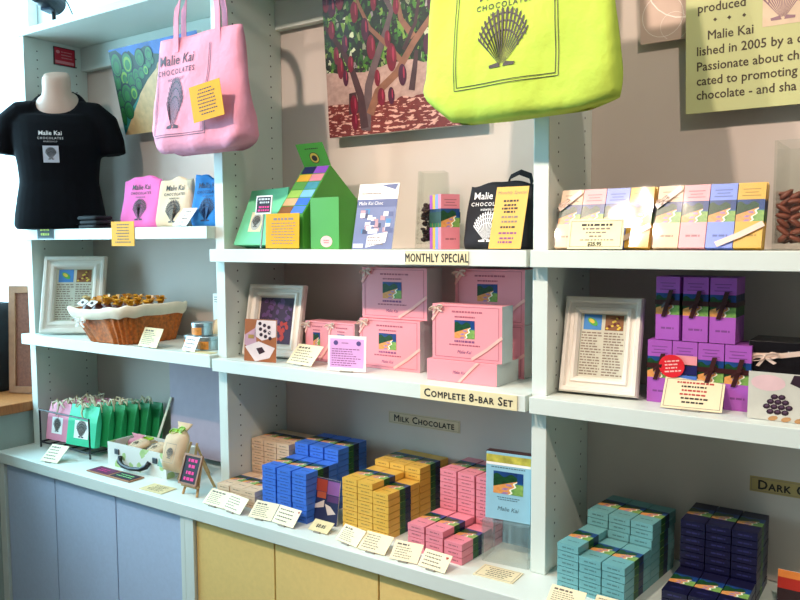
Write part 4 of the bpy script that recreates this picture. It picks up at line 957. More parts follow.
po = empty('text_board', None, 'pale green board with printed company text above the wrapped bars', 'board', M=face((-.457, .206, 1.903), 0, -5))
POM = mat('pale_green_board', '#c9cf94', .55, vary=.02, vscale=8)
MB().box(0, .48, 0, .42, -.012, 0).build('board', POM, po)
for body, x, y, sz in (('produced', .024, .212, .0265), ('Malie Kai', .044, .155, .0265), ('lished in 2005 by a c', .022, .124, .0265), ('Passionate about ch', .022, .092, .0265), ('cated to promoting', .022, .062, .0265), ('chocolate - and sha', .022, .032, .0265)):
    lettering('lettering', body, sz, mat('brown_ink', '#4a4030', .6), po, x, y-.004, sx=.94, fat=.0004)
b = MB()
for x in (.060, .088, .117): b.poly([(x-.004, .190, .0005), (x, .186, .0005), (x+.004, .190, .0005), (x, .194, .0005)])
b.build('diamond_marks', mat('brown_ink', '#4a4030', .6), po)
b = MB(); b.rect(.152, .30, .160, .30, .0004, 0, None); pp_ = b.build('picture_panel', mat('blush_panel', '#e2cdb2', .6), po)
b = MB(); shell_shape(b, .19, .215, .10, 0, z=.0008); b.build('shell_print', mat('mauve_grey_ink', '#9a7a86', .6), pp_)
ol = empty('map_board', None, 'pinkish board with white map lines beside the lime tote bag', 'board', M=face((-.566, .228, 2.072), 0, -6))
MB().box(0, .115, 0, .25, -.006, 0).build('board', mat('blush_board', '#cdb6a8', .6, vary=.04), ol)
b = MB()
for cx, cy, r in ((.05, .055, .045), (.075, .03, .030), (.10, .13, .085)):
    for i in range(24):
        a0, a1 = 2*PI*i/24, 2*PI*(i+1)/24
        q4 = [(cx+r*math.cos(a)*s_, cy+r*math.sin(a)*s_) for a, s_ in ((a0, .985), (a1, .985), (a1, 1.015), (a0, 1.015))]
        if all(.001 < x < .114 and .001 < y < .249 for x, y in q4): b.poly([(x, y, .0005) for x, y in q4])
b.build('map_lines', mat('map_white', '#efe8e0', .6), ol)

# ---------------------------------------------------------------- green packaging on the middle shelf
GRN = mat('green_card', '#489a34', .45, vary=.03, vscale=10); MINT = mat('mint_paper', '#6fcf9c', .5, vary=.05, vscale=20)
gb = empty('paper_bag', None, 'mint green paper bag with a shell label and black tag', 'bag', M=face((-1.588, .046, 1.6086), 0, 12))
b = MB(); n = 8
V = [(-.090, 0, .028), (.088, 0, .028), (.088, 0, -.028), (-.090, 0, -.028), (-.072, .150, .004), (.075, .150, .004), (.075, .150, -.004), (-.072, .150, -.004), (-.072, .166, .002), (.074, .172, .002), (.074, .172, -.002), (-.072, .166, -.002)]
b.M = Matrix.Translation((0, .0062, 0))
b.add(V, [(0, 1, 5, 4), (1, 2, 6, 5), (2, 3, 7, 6), (3, 0, 4, 7), (4, 5, 9, 8), (5, 6, 10, 9), (6, 7, 11, 10), (7, 4, 8, 11), (8, 9, 10, 11), (3, 2, 1, 0)]); b.build('bag_body', MINT, gb)
def fz(y): return .028-.024*(y-.006)/.150+.0012
b = MB(); b.quad((-.045, .045, fz(.045)), (.005, .045, fz(.045)), (.005, .105, fz(.105)), (-.045, .105, fz(.105))); lb = b.build('label', CREAM, gb)
b = MB(); b.M = Matrix.Translation((-.020, .075, fz(.075)+.0006)) @ Matrix.Rotation(-math.atan(.16), 4, 'X'); b.ell(0, 0, .019, .026, 0, 0, 0, 20); b.build('oval', mat('oval_grey', '#b9b6ac', .5), lb)
b = MB(); b.M = Matrix.Translation((-.020, .075, fz(.075)+.0010)) @ Matrix.Rotation(-math.atan(.16), 4, 'X'); shell_shape(b, 0, 0, .036, 0, z=0); b.build('shell_print', INK, lb)
tg = empty('chalk_tag', None, 'small black and pink tag with white edge before the mint bag', 'tag', M=face((-1.532, -.006, 1.705), 0, 8))
MB().box(-.030, .030, 0, .052, -.003, 0).build('tag_edge', WHITEC, tg, bevel=.001); b = MB(); b.rect(-.026, .026, .004, .048, .0003, 0, None); b.build('tag_face', SLATE, tg)
q = MB(); dashes(q, -.022, .022, .028, .046, 2, 0, z=.0007, seed=95, fill=1, align='C', th=.55, word=.16); dashes(q, -.022, .022, .006, .024, 2, 1, z=.0007, seed=96, fill=1, align='C', th=.55, word=.16); q.build('chalk_writing', [mat('pale_chalk', '#c8d0d0', .8), PINKCH], tg)
MB().box(-.002, .002, -.0935, 0, -.004, -.0015).build('stem', CLIP, tg)
wg = empty('sampler_box', (-1.442, 0, 1.6086), 'green sampler box with a sloping panel of coloured squares', 'box')
b = MB(); hw = .049
b.prism([(.004, 0), (.235, 0), (.235, .147), (.122, .232), (.004, .094)], -hw, hw); b.build('box', GRN, wg)
dy, dz = .118, .138; L = math.hypot(dy, dz)
sw = [('#1a1a52', '#8a4ac0'), ('#d8a838', '#d88a9a'), ('#5a9a48', '#4a98a8'), ('#9ac25a', '#7ab8dc'), ('#e0b488', '#3f74d6'), ('#8a5a34', '#4f7fd8')]
for r_, (ca, cb) in enumerate(sw):
    for j, cc_ in enumerate((ca, cb)):
        t0, t1 = 1-(r_+1)/6+.008, 1-r_/6-.008; x0 = -hw+.004+j*.0455; x1 = x0+.0445
        def S3(x, t, o=.001): return (x, .004+dy*t-o*dz/L, .094+dz*t+o*dy/L)
        q = MB(); q.quad(S3(x0, t0), S3(x1, t0), S3(x1, t1), S3(x0, t1)); q.build('colour_square', mat('swatch_'+cc_, cc_, .4, vary=.08), wg)
fl = MB(); fl.M = Matrix.Translation((0, .122, .2325)) @ Matrix.Rotation(R(90+32), 4, 'X'); fl.box(-hw, hw, 0, .070, -.0012, 0.0); lid = fl.build('lid_flap', GRN, wg)
q = MB(); q.M = Matrix.Translation((0, .122, .2325)) @ Matrix.Rotation(R(90+32), 4, 'X'); q.ell(.002, .026, .017, .017, .0006, 0, 0, 20); q.ell(.002, .026, .015, .015, .0008, 1, 0, 20); q.ell(.002, .025, .010, .009, .0010, 2, 0, 16); dashes(q, -.03, .035, .050, .058, 1, 2, z=.0006, seed=97, fill=1, align='C'); q.build('lid_print', [INK, mat('lid_gold', '#c0a83c', .5), mat('lid_choc', '#2c1c18', .5)], lid)
ob = empty('open_box', (-1.316, .0, 1.6086), 'plain green open box with a pink oval sticker', 'box')
b = MB(); x, d, h, t = .048, .080, .135, .0015
b.box(-x, x, 0, t, 0, h); b.box(-x, x, d-t, d, 0, h-.01); b.box(-x, -x+t, t, d-t, 0, h); b.box(x-t, x, t, d-t, 0, h); b.box(-x+t, x-t, t, d-t, 0, t); b.build('box', GRN, ob)
q = MB(); q.M = Matrix.Rotation(R(90), 4, 'X'); q.ell(.006, .020, .020, .015, .0006, 0, 0, 24); q.build('oval_sticker', mat('oval_pink', '#f2b8b4', .4), ob)
q = MB(); q.M = Matrix.Rotation(R(90), 4, 'X'); dashes(q, -.006, .018, .014, .026, 2, 0, z=.0010, seed=98, fill=1, align='C'); q.build('printing', REDINK, ob)
# ---------------------------------------------------------------- glass vases of beans
def square_tube(b, z0, z1, r0, r1, t):
    def sq(r, z): return [(-r, -r, z), (r, -r, z), (r, r, z), (-r, r, z)]
    b.rings([sq(r0, z0), sq(r1, z1), sq(r1-t, z1), sq(r0-t, z0+.012)], cap0=True, cap1=True)
v1 = empty('glass_vase', (-1.085, .170, 1.6086), 'square clear glass vase with dark beans beside the bar bundle', 'vase', 20)
b = MB(); square_tube(b, 0, .200, .042, .034, .003); b.build('glass', VASE, v1)
b = MB(); rr = random.Random(5)
bm_ = mat('cacao_bean_dark', '#3a1a18', .5, vary=.3, vscale=40)
for k in range(150):
    z = .020+.095*k/150; lim = .026; x, y = rr.uniform(-lim, lim), rr.uniform(-lim, lim); a, e = rr.uniform(0, PI), rr.uniform(-.6, .6)
    b.M = Matrix.Translation((x, y, z)) @ Euler((e, e*.5, a)).to_matrix().to_4x4()
    b.lathe([(.001, -.004), (.006, -.003), (.008, 0), (.006, .003), (.001, .004)], 8)
o = b.build('cacao_beans', bm_); o.matrix_basis = Matrix.Translation((-1.085, .170, 1.6086)) @ Matrix.Rotation(R(20), 4, 'Z'); tag(o, 'dark cacao beans heaped in the vase beside the bar bundle', 'beans', kind='stuff')
v2 = empty('glass_vase', (-.165, .125, 1.6086), 'square clear glass vase full of brown cacao beans', 'vase', 0)
b = MB(); square_tube(b, 0, .205, .086, .086, .004); b.build('glass', VASE, v2)
bean = MB(); pr_ = []
for i in range(9):
    t = -1+2*i/8; r = math.sqrt(max(0.0008, 1-t*t)); pr_.append((.0095*r*(1-.15*t), .016*t))
bean.lathe(pr_, 10); bme = bean.mesh('cacao_bean', mat('cacao_bean_brown', '#7a3c28', .45, vary=.35, vscale=60))
for p in bme.polygons: p.use_smooth = True
rr = random.Random(12); cnt = 0
spots = []
for j in range(7):
    for i in range(7):
        for k in range(5):
            # the layer against the front and left panes and the top heap are what shows
            if (k == 0 or i == 0 or j == 6): spots.append((i, k, j))
for (i, k, j) in spots:
    x, y, z = -.068+.0225*i+rr.uniform(-.003, .003), -.068+.0335*k+rr.uniform(-.003, .003), .023+.0135*j+rr.uniform(-.002, .002)
    o = link('cacao_bean', bme, None, Matrix.Translation((-.165+x, .125+y, 1.6086+z)) @ Euler((rr.uniform(-.5, .5), R(90)+rr.uniform(-.75, .75), rr.uniform(-.8, .8))).to_matrix().to_4x4() @ Matrix.Diagonal((.62, .9, rr.uniform(.85, 1.1), 1)))
    tag(o, 'single brown cacao bean in the square vase beside the wrapped bars', 'bean', 'cacao beans in the square vase')

# ---------------------------------------------------------------- wicker basket of treat bags
bk = empty('wicker_basket', (-2.236, .082, 1.2976), 'brown wicker basket with a cream cloth liner', 'basket')
WICK = mat('wicker', '#c2661f', .55, vary=.35, vscale=90, bump=.4, bscale=300)
def bring(t, N=120, rib=True, grow=0):
    a0, b0, a1, b1 = .112, .110, .176, .140; a = a0+(a1-a0)*t+grow; c = b0+(b1-b0)*t+grow; cx = -.028*t; out = []
    for k in range(N):
        th = 2*PI*k/N; cs, sn = math.cos(th), math.sin(th); p = 4.5
        x = a*math.copysign(abs(cs)**(2/p), cs); y = c*math.copysign(abs(sn)**(2/p), sn)
        ex = (.0042*math.sin(k*PI/2+t*3.0) if rib else 0)
        x += cx+ex*cs; y += ex*sn
        out.append((x, y, .108*t+.018*t*max(0, x/a)))
    return out
b = MB(); rows = [bring(i/24) for i in range(25)]; inner = [bring(1-i/6, rib=False, grow=-.007) for i in range(6)]
b.rings(rows+inner); b.build('wicker_body', WICK, bk, smooth=True)
b = MB(); L0 = [[(x*1.0, y, z) for x, y, z in bring(t, rib=False, grow=g)] for t, g in ((.74, .007), (.80, .0095), (.92, .0085), (1.03, .006), (1.06, 0), (1.03, -.006), (.80, -.009))]
for r in L0:
    for k in range(len(r)):
        x, y, z = r[k]; r[k] = (x, y, z+.0025*math.sin(k*.55))
b.rings(L0, cap0=False, cap1=False); b.build('cloth_liner', mat('cream_liner', '#e8d9c0', .8, vary=.05, bump=.3, bscale=400), bk, smooth=True)
b = MB(); b.M = Matrix.Translation((-.082, -.146, .074)) @ Matrix.Rotation(R(90), 4, 'X'); bow(b, (0, 0, 0), .036, 0, 0); b.build('bow', mat('white_satin', '#efe6dc', .4), bk)
GOLD = mat('gold_ribbon', '#d8941c', .35, vary=.2, vscale=60); TREAT = mat('treat_brown', '#5a2a1e', .4, vary=.4, vscale=80)
rr = random.Random(31)
spots = [(-.135, -.075), (-.075, -.078), (-.015, -.080), (.045, -.078), (.095, -.070), (-.130, -.010), (-.070, -.012), (-.010, -.010), (.050, -.010), (.100, -.006), (-.105, .058), (-.040, .058), (.025, .060), (.085, .058)]
for k, (x, y) in enumerate(spots):
    front = k < 2
    if front: lab = 'treat bag with a white diamond tag, %s in the basket' % ('near the bow' if k == 0 else 'beside another tagged bag')
    else: lab = 'cellophane treat bag tied with gold ribbon in the wicker basket'
    s = empty('treat_bag', (-2.246+x*.95, .082+y, 1.2976+.078), lab, 'treat bag', rr.uniform(-30, 30) if not front else 0*rr.uniform(-30, 30), group=None if front else 'gold tied treat bags in the basket')
    b = MB(); b.rings([ring(rr.uniform(-.002, .002), 0, z, a, c_, 12, 2.2) for z, a, c_ in ((0, .016, .016), (.012, .026, .024), (.028, .024, .022), (.040, .014, .013), (.048, .006, .006))]); b.build('filling', TREAT, s, smooth=True)
    b = MB()
    for q in range(9):
        a = 2*PI*q/9+rr.uniform(-.2, .2); r_ = rr.uniform(.016, .025); h = rr.uniform(.052, .074)
        b.ribbon([(0, 0, .042), (r_*.7*math.cos(a), r_*.6*math.sin(a), h), (r_*math.cos(a), r_*math.sin(a), h-.004)], (-.015*math.sin(a), .015*math.cos(a), 0), .0004)
    b.build('ribbon', GOLD if k != 0 else mat('pale_gold', '#d8bc80', .4), s)
    if front:
        b = MB(); b.M = Matrix.Translation((.004, -.026, .050)) @ Matrix.Rotation(R(20), 4, 'Z') @ Matrix.Rotation(R(62), 4, 'X'); b.poly([(-.022, -.004, 0), (.002, -.014, 0), (.022, .006, 0), (-.002, .016, 0)]); b.poly([(-.002, .016, -.001), (.022, .006, -.001), (.002, -.014, -.001), (-.022, -.004, -.001)])
        b.build('diamond_tag', WHITEC, s); q = MB(); q.M = b.M; q.ell(0, .001, .006, .005, .0005); q.build('tag_print', INK, s)
# tins
def tin(x, y, z, r, h, label):
    s = empty('round_tin', (x, y, z), label, 'tin', 0)
    b = MB(); b.lathe([(r*.96, 0), (r, .002), (r, h*.72), (r*.97, h*.74)], 32); b.build('tin_body', SILV, s, smooth=False)
    b = MB(); b.lathe([(r*1.02, h*.74), (r*1.02, h-.002), (r*.98, h), (r*.9, h-.001)], 32); b.build('lid', SILV, s)
    b = MB(); n = 8
    for i in range(n):
        a0 = R(-115+70*i/n); a1 = R(-115+70*(i+1)/n); q = r*1.012
        b.quad((q*math.cos(a0), q*math.sin(a0), h*.08), (q*math.cos(a1), q*math.sin(a1), h*.08), (q*math.cos(a1), q*math.sin(a1), h*.66), (q*math.cos(a0), q*math.sin(a0), h*.66))
    b.build('label', mat('orange_label', '#d88a3a', .5, vary=.3, vscale=80), s)
tin(-1.836, .060, 1.2976, .036, .042, 'silver tin with orange label, lower of the two')
tin(-1.864, .058, 1.3401, .033, .040, 'silver tin with orange label, stacked on the other')
tin(-1.908, .066, 1.2976, .034, .040, 'silver tin standing behind the small white card')
MB()
o = MB().box(-.07, .05, 0, .030, 0, .002).build('price_card', GOLDP, None, Matrix.Translation((-1.800, -.016, 1.2974))); tag(o, 'parchment strip lying flat before the tins', 'card')
pk = empty('treat_pouch', (-1.868, .150, 1.2976), 'pouch with a turquoise header card beside the divider', 'pouch')
b = MB(); b.rings([ring(0, 0, z, a, c_, 16, 3) for z, a, c_ in ((0, .036, .022), (.02, .040, .026), (.06, .038, .018), (.09, .036, .004))]); b.build('pouch', mat('kraft_pouch', '#cfa878', .5, vary=.15), pk, smooth=True)
b = MB(); b.box(-.040, .040, -.006, .006, .080, .165); hd_ = b.build('header_card', mat('pale_aqua', '#dff0ee', .5), pk)
q = MB(); q.M = Matrix.Translation((0, -.0062, 0)) @ Matrix.Rotation(R(90), 4, 'X'); q.ell(.014, .115, .024, .030, .0004, 0, 0, 16); dashes(q, -.034, -.008, .135, .158, 3, 1, seed=77, fill=1); q.build('print', [mat('aqua_print', '#7fd6d0', .5), INK], pk)

# ---------------------------------------------------------------- wire rack with pink and green bags
rk = empty('wire_rack', (-2.49, .10, ZC+.0003), 'black wire rack holding upright pink and green paper bags', 'rack')
x0, x1, y0, y1 = -.170, .130, -.118, .136; r = .0035
def wire(p): MB().tube(p, r, 8).build('wire', BLACKM, rk)
wire([(x0, y0, .001+r), (x0, y0, .142), (x1, y0, .142), (x1, y0, .001+r)]); wire([(x0, y1, .001+r), (x0, y1, .105), (x1, y1, .105), (x1, y1, .001+r)])
wire([(x0, y0, .024), (x0, y1, .024)]); wire([(x1, y0, .024), (x1, y1, .024)]); wire([(x0, y0, .024), (x1, y0, .024)]); wire([(x0, y1, .024), (x1, y1, .024)])
for i in range(4): wire([(x0+.06*(i+1), y0, .0245), (x0+.06*(i+1), y1, .0245)])
BAGM = {}
def rack_bag(x, y, z, W, H, T, c, yaw, tilt, lab, group, labelled, seed):
    s = empty('paper_bag', None, lab, 'bag', group=group, M=Matrix.Translation((x, y, z)) @ Matrix.Rotation(R(yaw), 4, 'Z') @ Matrix.Rotation(R(90-tilt), 4, 'X'))
    b = MB(); b.rings([[(-W/2, 0, T/2), (W/2, 0, T/2), (W/2, 0, -T/2), (-W/2, 0, -T/2)], [(-W/2, H*.6, T/2), (W/2, H*.6, T/2), (W/2, H*.6, -T/2), (-W/2, H*.6, -T/2)], [(-W/2*.97, H, .001), (W/2*.97, H, .001), (W/2*.97, H, -.001), (-W/2*.97, H, -.001)]])
    b.build('bag_body', mat('rackbag_'+c, c, .5, vary=.06, vscale=25), s)
    rr = random.Random(seed); b = MB()
    for k in range(4):
        sg = (-1, 1, -1, 1)[k]; b.tube([(0, H*.93, T/2), (sg*rr.uniform(.006, .014), H+rr.uniform(.004, .018), T/2+.004), (sg*rr.uniform(.016, .034), H+rr.uniform(-.004, .020), T/2+rr.uniform(0, .008)), (sg*rr.uniform(.022, .040), H*rr.uniform(.82, 1.02), T/2+.004)], [.0042, .0034, .0030, .0020], 5)
    b.tube([(0, H*.97, T/2+.003), (rr.uniform(-.006, .006), H*.82, T/2+.006), (rr.uniform(-.01, .01), H*.66, T/2+.004)], [.0045, .0034, .0022], 5)
    b.build('raffia_tie', RAFFIA, s)
    if labelled:
        b = MB(); b.rect(-W*.25, W*.25, H*.18, H*.62, T/2+.0008, 0, None); l_ = b.build('label', WHITEC, s)
        b = MB(); shell_shape(b, 0, H*.40, W*.42, 0, z=T/2+.0013); b.ell(0, H*.40, W*.14, H*.16, T/2+.0010, 1, 0, 14); b.build('shell_print', [INK, mat('oval_grey', '#b9b6ac', .5)], l_)
ZB = ZC+.0335
ORD2 = ['', 'first', 'second', 'third', 'fourth', 'fifth']
for i in range(5):
    rack_bag(-2.588+i*.006, .008+i*.036, ZB, .118, .135, .022, '#e892a8', 4, 8, 'pink paper bag with a shell label at the front of the rack' if i == 0 else 'pink paper bag tied with raffia, %s behind the labelled pink bag' % ORD2[i], None if i == 0 else 'pink bags filed in the rack', i == 0, 200+i)
for i in range(6):
    rack_bag(-2.445+i*.024, .010+i*.034, ZB, .146, .142, .022, '#3fcf9a' if i == 0 else '#1f9a58', 6, 9, 'mint green paper bag with a shell label at the front of the rack' if i == 0 else 'green paper bag tied with raffia, %s behind the labelled mint bag' % ORD2[i], None if i == 0 else 'green bags filed in the rack', i == 0, 300+i)

# ---------------------------------------------------------------- floral case with pouches
fc = empty('floral_case', (-2.118, .050, ZC+.0004), 'small open floral case with a black handle', 'case', 0)
FLOR = mat('floral_paper', '#dfe4d8', .55, vary=.04)
def floral():
    m = bpy.data.materials.new('floral_print'); m.use_nodes = True; nt = m.node_tree; x = NX(nt); bb_ = nt.nodes['Principled BSDF']; bb_.inputs['Roughness'].default_value = .5
    tc = nt.nodes.new('ShaderNodeTexCoord'); vo = nt.nodes.new('ShaderNodeTexVoronoi'); vo.inputs['Scale'].default_value = 22; nt.links.new(tc.outputs['Object'], vo.inputs['Vector'])
    n = x.noise(tc.outputs['Object'], 60, 3)
    c = x.mix(x.m('LESS_THAN', x.m('ADD', vo.outputs['Distance'], x.m('MULTIPLY', n, .3)), .52), lin('#dcdcd2'), x.mix(n, lin('#86ad5a'), lin('#c8dca0')))
    nt.links.new(c, bb_.inputs['Base Color']); return m
FLORAL = floral()
W, D, H, t = .150, .062, .080, .004
b = MB(); b.box(-W, W, -D, -D+t, 0, H); b.box(-W, W, D-t, D, 0, H); b.box(-W, -W+t, -D+t, D-t, 0, H); b.box(W-t, W, -D+t, D-t, 0, H); b.box(-W+t, W-t, -D+t, D-t, 0, t); b.build('case_body', FLORAL, fc)
b = MB(); b.tube([(-.075, -D-.005, .040), (-.068, -D-.014, .026), (-.045, -D-.020, .018), (0, -D-.024, .016), (.045, -D-.020, .020), (.068, -D-.014, .030), (.075, -D-.005, .044)], [.008, .009, .007, .0065, .007, .009, .008], 10); b.build('handle', mat('black_leather', '#14141a', .4), fc, smooth=True)
for sx in (-.098, .098): MB().box(sx-.011, sx+.011, -D-.004, -D-.0002, .044, .062).build('latch', mat('latch_metal', '#5a5f66', .35, metal=.7), fc, bevel=.001)
BURL = mat('burlap', '#d4b894', .85, vary=.12, vscale=60, bump=.4, bscale=600)
def pouch(loc, rot, L, Wd, T, label, ribbon=True, shell=True, m=BURL):
    s = empty('cloth_pouch', None, label, 'pouch', M=Matrix.Translation(loc) @ Euler(tuple(R(a) for a in rot)).to_matrix().to_4x4())
    rg = []
    for i in range(13):
        f = i/12; wq = Wd*(1-.05*math.sin(f*9)) if f < .72 else (Wd*(1-(f-.72)/.10*.62) if f < .82 else Wd*(.38+(f-.82)/.18*.35))
        tq = T*(.55+.45*math.sin(min(1, f*2.2)*PI/2))*(1 if f < .7 else max(.25, 1-(f-.7)*4)) if f > 0 else T*.3
        rg.append([(x, f*L, z) for x, z in [(wq/2*math.copysign(abs(math.cos(a))**.7, math.cos(a)), tq/2*math.sin(a)*(1+.08*math.sin(a*5+i))+tq/2) for a in [2*PI*k/18 for k in range(18)]]])
    b = MB(); b.rings(rg); b.build('pouch_body', m, s, smooth=True, recalc=True)
    if ribbon:
        b = MB(); bow(b, (0, L*.82, T*.62), Wd*.34, 0, .3); b.build('ribbon', mat('lime_ribbon', '#9fd030', .4), s)
    if shell:
        b = MB(); shell_shape(b, 0, L*.34, Wd*.34, 0, z=T+.0012); b.build('shell_print', INK, s)
        b = MB(); e = .0006; x, y0_, y1_ = Wd*.24, L*.16, L*.54
        for q4 in ((-x, x, y0_, y0_+2*e), (-x, x, y1_-2*e, y1_), (-x, -x+2*e, y0_, y1_), (x-2*e, x, y0_, y1_)): b.rect(*q4, T+.0010, 0, None)
        b.build('label_border', GREYINK, s)
    return s
pouch((-2.180, .004, ZC+.045), (16, 0, -14), .098, .075, .026, 'burlap pouch with lime ribbon lying in the floral case')
pouch((-2.080, .002, ZC+.045), (18, 0, -14), .100, .072, .026, 'burlap pouch lying in the floral case next to the kraft bag', ribbon=False)
pouch((-2.205, .060, ZC+.012), (86, 0, 0), .086, .10, .008, 'flat rose pouch tucked behind the burlap ones', ribbon=False, shell=False, m=mat('rose_cloth', '#c9808c', .8))

# ---------------------------------------------------------------- easels
def easel(x, y, yaw, H, Wd, label, tilt=20):
    s = empty('small_easel', (x, y, ZC+.0004), label, 'easel', yaw); tt = math.tan(R(tilt))
    for sg in (-1, 1): MB().tube([(sg*Wd/2, -.004, .0), (sg*Wd*.22, -.004+H*tt, H)], .0042, 6).build('leg', WOODL, s)
    MB().tube([(0, H*tt+.055, .0), (0, H*tt+.004, H*.92)], .0042, 6).build('leg', WOODL, s)
    zb = H*.28; MB().box(-Wd*.55, Wd*.55, -.004+zb*tt-.014, -.004+zb*tt-.001, zb-.004, zb+.002).build('ledge', WOODL, s)
    return s
easel(-1.785, -.070, 0, .105, .062, 'small wooden easel holding the chalkboard')
cb = empty('chalkboard', None, 'tiny wood framed chalkboard with pink writing on the easel', 'chalkboard', M=face((-1.785, -.083, ZC+.034), 0, 20))
b = MB(); W, H = .078, .090; fw_ = .006
b.box(-W/2, W/2, 0, fw_, -.003, .003); b.box(-W/2, W/2, H-fw_, H, -.003, .003); b.box(-W/2, -W/2+fw_, fw_, H-fw_, -.003, .003); b.box(W/2-fw_, W/2, fw_, H-fw_, -.003, .003); b.build('frame', WOODB, cb)
MB().box(-W/2+fw_, W/2-fw_, fw_, H-fw_, -.002, .0005).build('slate', SLATE, cb)
q = MB()
for k, (yy, f2) in enumerate(((.072, .75), (.055, .45), (.036, .55), (.018, .9))): dashes(q, -.029, .029, yy-.008, yy+.008, 1, 0, z=.0010, seed=400+k, fill=f2*1.1, align='C', th=.55, word=.16)
q.build('chalk_writing', PINKCH, cb)
easel(-1.905, .012, 0, .115, .062, 'small wooden easel holding the kraft bag')
kf = pouch((-1.905, -.004, ZC+.040), (68, 0, 0), .152, .098, .036, 'upright kraft bag with a shell label and lime ribbon', m=mat('kraft_paper', '#cfae88', .7, vary=.08))
kf.matrix_basis = face((-1.905, -.030, ZC+.041), 0, 20) @ Matrix.Translation((0, 0, .001))
q = MB(); q.poly([(-.040, .008, .0372), (-.012, .006, .0372), (-.040, .032, .0372)]); q.build('green_corner', mat('corner_green', '#6fa08a', .6), kf)
# clear tube, blue wrap
o = MB(); o.M = Matrix.Translation((-1.800, .085, ZC+.004)) @ Matrix.Rotation(R(14), 4, 'Y') @ Matrix.Rotation(R(-10), 4, 'X'); o.lathe([(.013, 0), (.013, .235), (.011, .235), (.011, .002)], 20)
tb_ = tag(o.build('clear_tube', ACRYLIC, None, smooth=False), 'clear plastic tube leaning against the divider', 'tube')
b = MB(); rr = random.Random(44); rg = []
for i in range(8):
    f = i/7; rg.append([((.034*(1-.3*f)+rr.uniform(-.007, .007))*math.cos(a), (.026*(1-.3*f)+rr.uniform(-.006, .006))*math.sin(a), .11*f) for a in [2*PI*k/14 for k in range(14)]])
b.rings(rg); tag(b.build('wrapped_treat', mat('blue_foil', '#58c0e0', .2, vary=.35, vscale=60), None, Matrix.Translation((-1.785, .175, ZC+.0006))), 'crumpled pale blue wrapped treat beside the divider', 'treat')
# panel hanging under the left shelf
pn = empty('hanging_panel', (-1.985, .165, 1.03), 'grey lavender board hanging below the shelf beside the divider', 'board')
MB().box(-.170, .170, -.003, .003, -.125, .2265).build('board', mat('lavender_grey_board', '#a79aa8', .6, vary=.03), pn)
for sx in (-.15, .15): MB().box(sx-.006, sx+.006, -.009, .006, .215, .2295).build('clip', mat('aqua_clip', '#4f9aa8', .3), pn)
o = MB(); o.ribbon([(-2.225, .135, ZC+.002), (-2.145, .158, ZC+.215)], (.010, 0, 0), .0015); tag(o.build('acrylic_strip', mat('pale_acrylic', '#d8d2b8', .2), None), 'pale acrylic strip leaning between the green bags and the board', 'strip')

# ---------------------------------------------------------------- clear display stand with a teal box
ds = empty('display_stand', (-.792, .040, ZC+.0004), 'clear acrylic display stand holding a pale blue box', 'stand', 6)
W, D, H = .056, .040, .096
for sx in (-1, 1): MB().box(sx*W-.0012, sx*W+.0012, -D, D, 0, H).build('side_sheet', ACRYLIC, ds)
MB().box(-W+.0014, W-.0014, -D, -D+.0022, 0, H).build('front_sheet', ACRYLIC, ds); MB().box(-W-.0012, W+.0012, -D, D, H+.0002, H+.0026).build('top_sheet', ACRYLIC, ds)
TEALB = mat('pale_blue_box', '#93c4d6', .4, vary=.03)
db = empty('display_box', None, 'pale blue chocolate box standing on the clear display stand', 'chocolate box', M=face((-.789, .016, ZC+.1000), 6, 2))
MB().box(-.055, .055, 0, .158, -.022, 0).build('box', TEALB, db, bevel=.0008)
b = MB(); b.rect(-.036, .037, .062, .114, .0006); b.build('art_panel', ART, db)
b = MB(); b.rect(-.0545, .0545, .134, .152, .0006); b.build('art_band', mat('gold_green_print', '#b9b24a', .4, vary=.4, vscale=40), db); b = MB(); b.rect(-.0545, .0545, .128, .134, .0006, 0, None); b.build('white_band', WHITEC, db)
MB().box(-.0552, .0552, .1582, .1598, -.022, .0002).build('lid_edge', BROWNR, db)
p = MB(); dashes(p, -.045, .045, .120, .126, 1, 0, z=.0006, seed=500, fill=1, align='C', word=.05); dashes(p, -.03, .03, .046, .056, 2, 0, z=.0006, seed=501, fill=1, align='C'); p.build('printing', mat('slate_ink', '#4a6a7a', .5), db)
lettering('lettering', 'Malie Kai', .014, mat('slate_ink', '#4a6a7a', .5), db, 0, .022, align='CENTER', shear=.3)
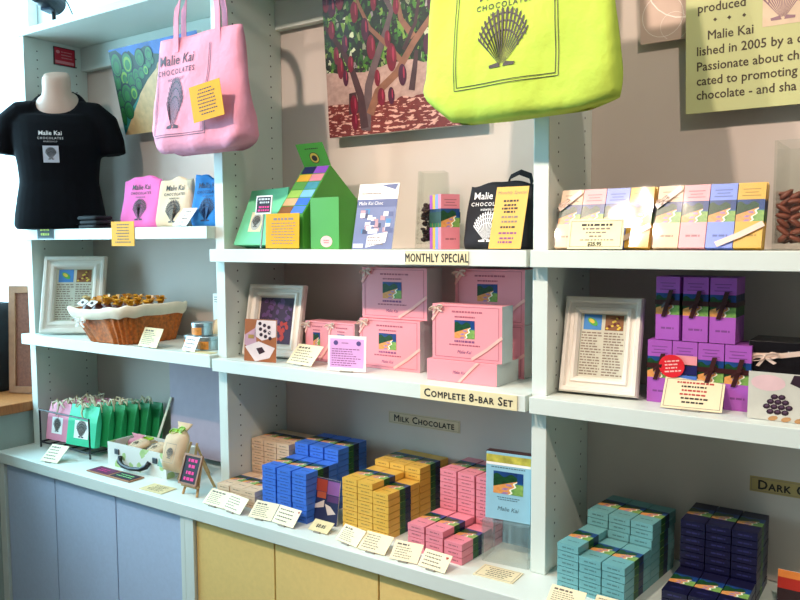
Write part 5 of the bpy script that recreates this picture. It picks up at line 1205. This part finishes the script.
tb2 = empty('display_box', None, 'teal box standing behind the clear display stand', 'chocolate box', M=face((-.800, .120, ZC+.0006), 0, 4))
MB().box(-.055, .062, 0, .085, -.05, 0).build('box', TEALB, tb2, bevel=.0008); b = MB(); b.rect(-.02, .06, .060, .083, .0006); b.build('art_panel', ART, tb2)

# ---------------------------------------------------------------- on the window ledge
ck = empty('cork_board', None, 'small cork board in a pale wood frame on the window ledge', 'cork board', M=face((-2.850, .080, 1.0425), 25, 3))
W, H, f = .230, .420, .028
for a in ((-W/2, W/2, 0.003, f), (-W/2, W/2, H-f, H), (-W/2, -W/2+f, f, H-f), (W/2-f, W/2, f, H-f)): MB().box(a[0], a[1], a[2], a[3], -.016, 0).build('frame_rail', WOODB, ck, bevel=.001)
MB().box(-W/2+f, W/2-f, f, H-f, -.012, -.006).build('cork', CORK, ck)
kn = tag(MB().rings([ring(0, 0, z, a, c_, 24, 3.5) for z, a, c_ in ((0, .075, .11), (.01, .082, .12), (.2, .085, .125), (.31, .08, .12), (.345, .06, .09), (.352, .02, .04))]).build('black_bag', BLACKB, None, Matrix.Translation((-3.085, .03, 1.0425)), smooth=True), 'black rounded fabric bag standing on the window ledge', 'bag')
# small lamp on the top board
sp = empty('spot_lamp', (-2.585, .05, 2.3884), 'small black spotlight on a stalk on the top board', 'lamp', 25)
b = MB(); b.lathe([(.022, 0), (.022, .008), (.009, .012), (.007, .020), (.008, .062)], 16); b.build('stand', BLACKM, sp)
b = MB(); b.M = Matrix.Translation((-.012, -.01, .095)) @ Matrix.Rotation(R(75), 4, 'X') @ Matrix.Rotation(R(0), 4, 'Y'); b.lathe([(.020, -.055), (.036, -.050), (.042, .0), (.044, .045), (.038, .046), (.034, .030), (.004, .028)], 24); b.build('lamp_head', mat('lamp_black', '#1c2030', .35), sp, smooth=False)
b = MB(); b.box(-.030, .004, -.03, .02, .050, .060); b.build('bracket', mat('lamp_steel', '#3c5068', .4), sp)
b = MB(); b.tube([(.01, .03, .12), (.03, .04, .090), (.055, .03, .045), (.085, .015, .004)], .0025, 6); b.build('cable', BLACKM, sp)
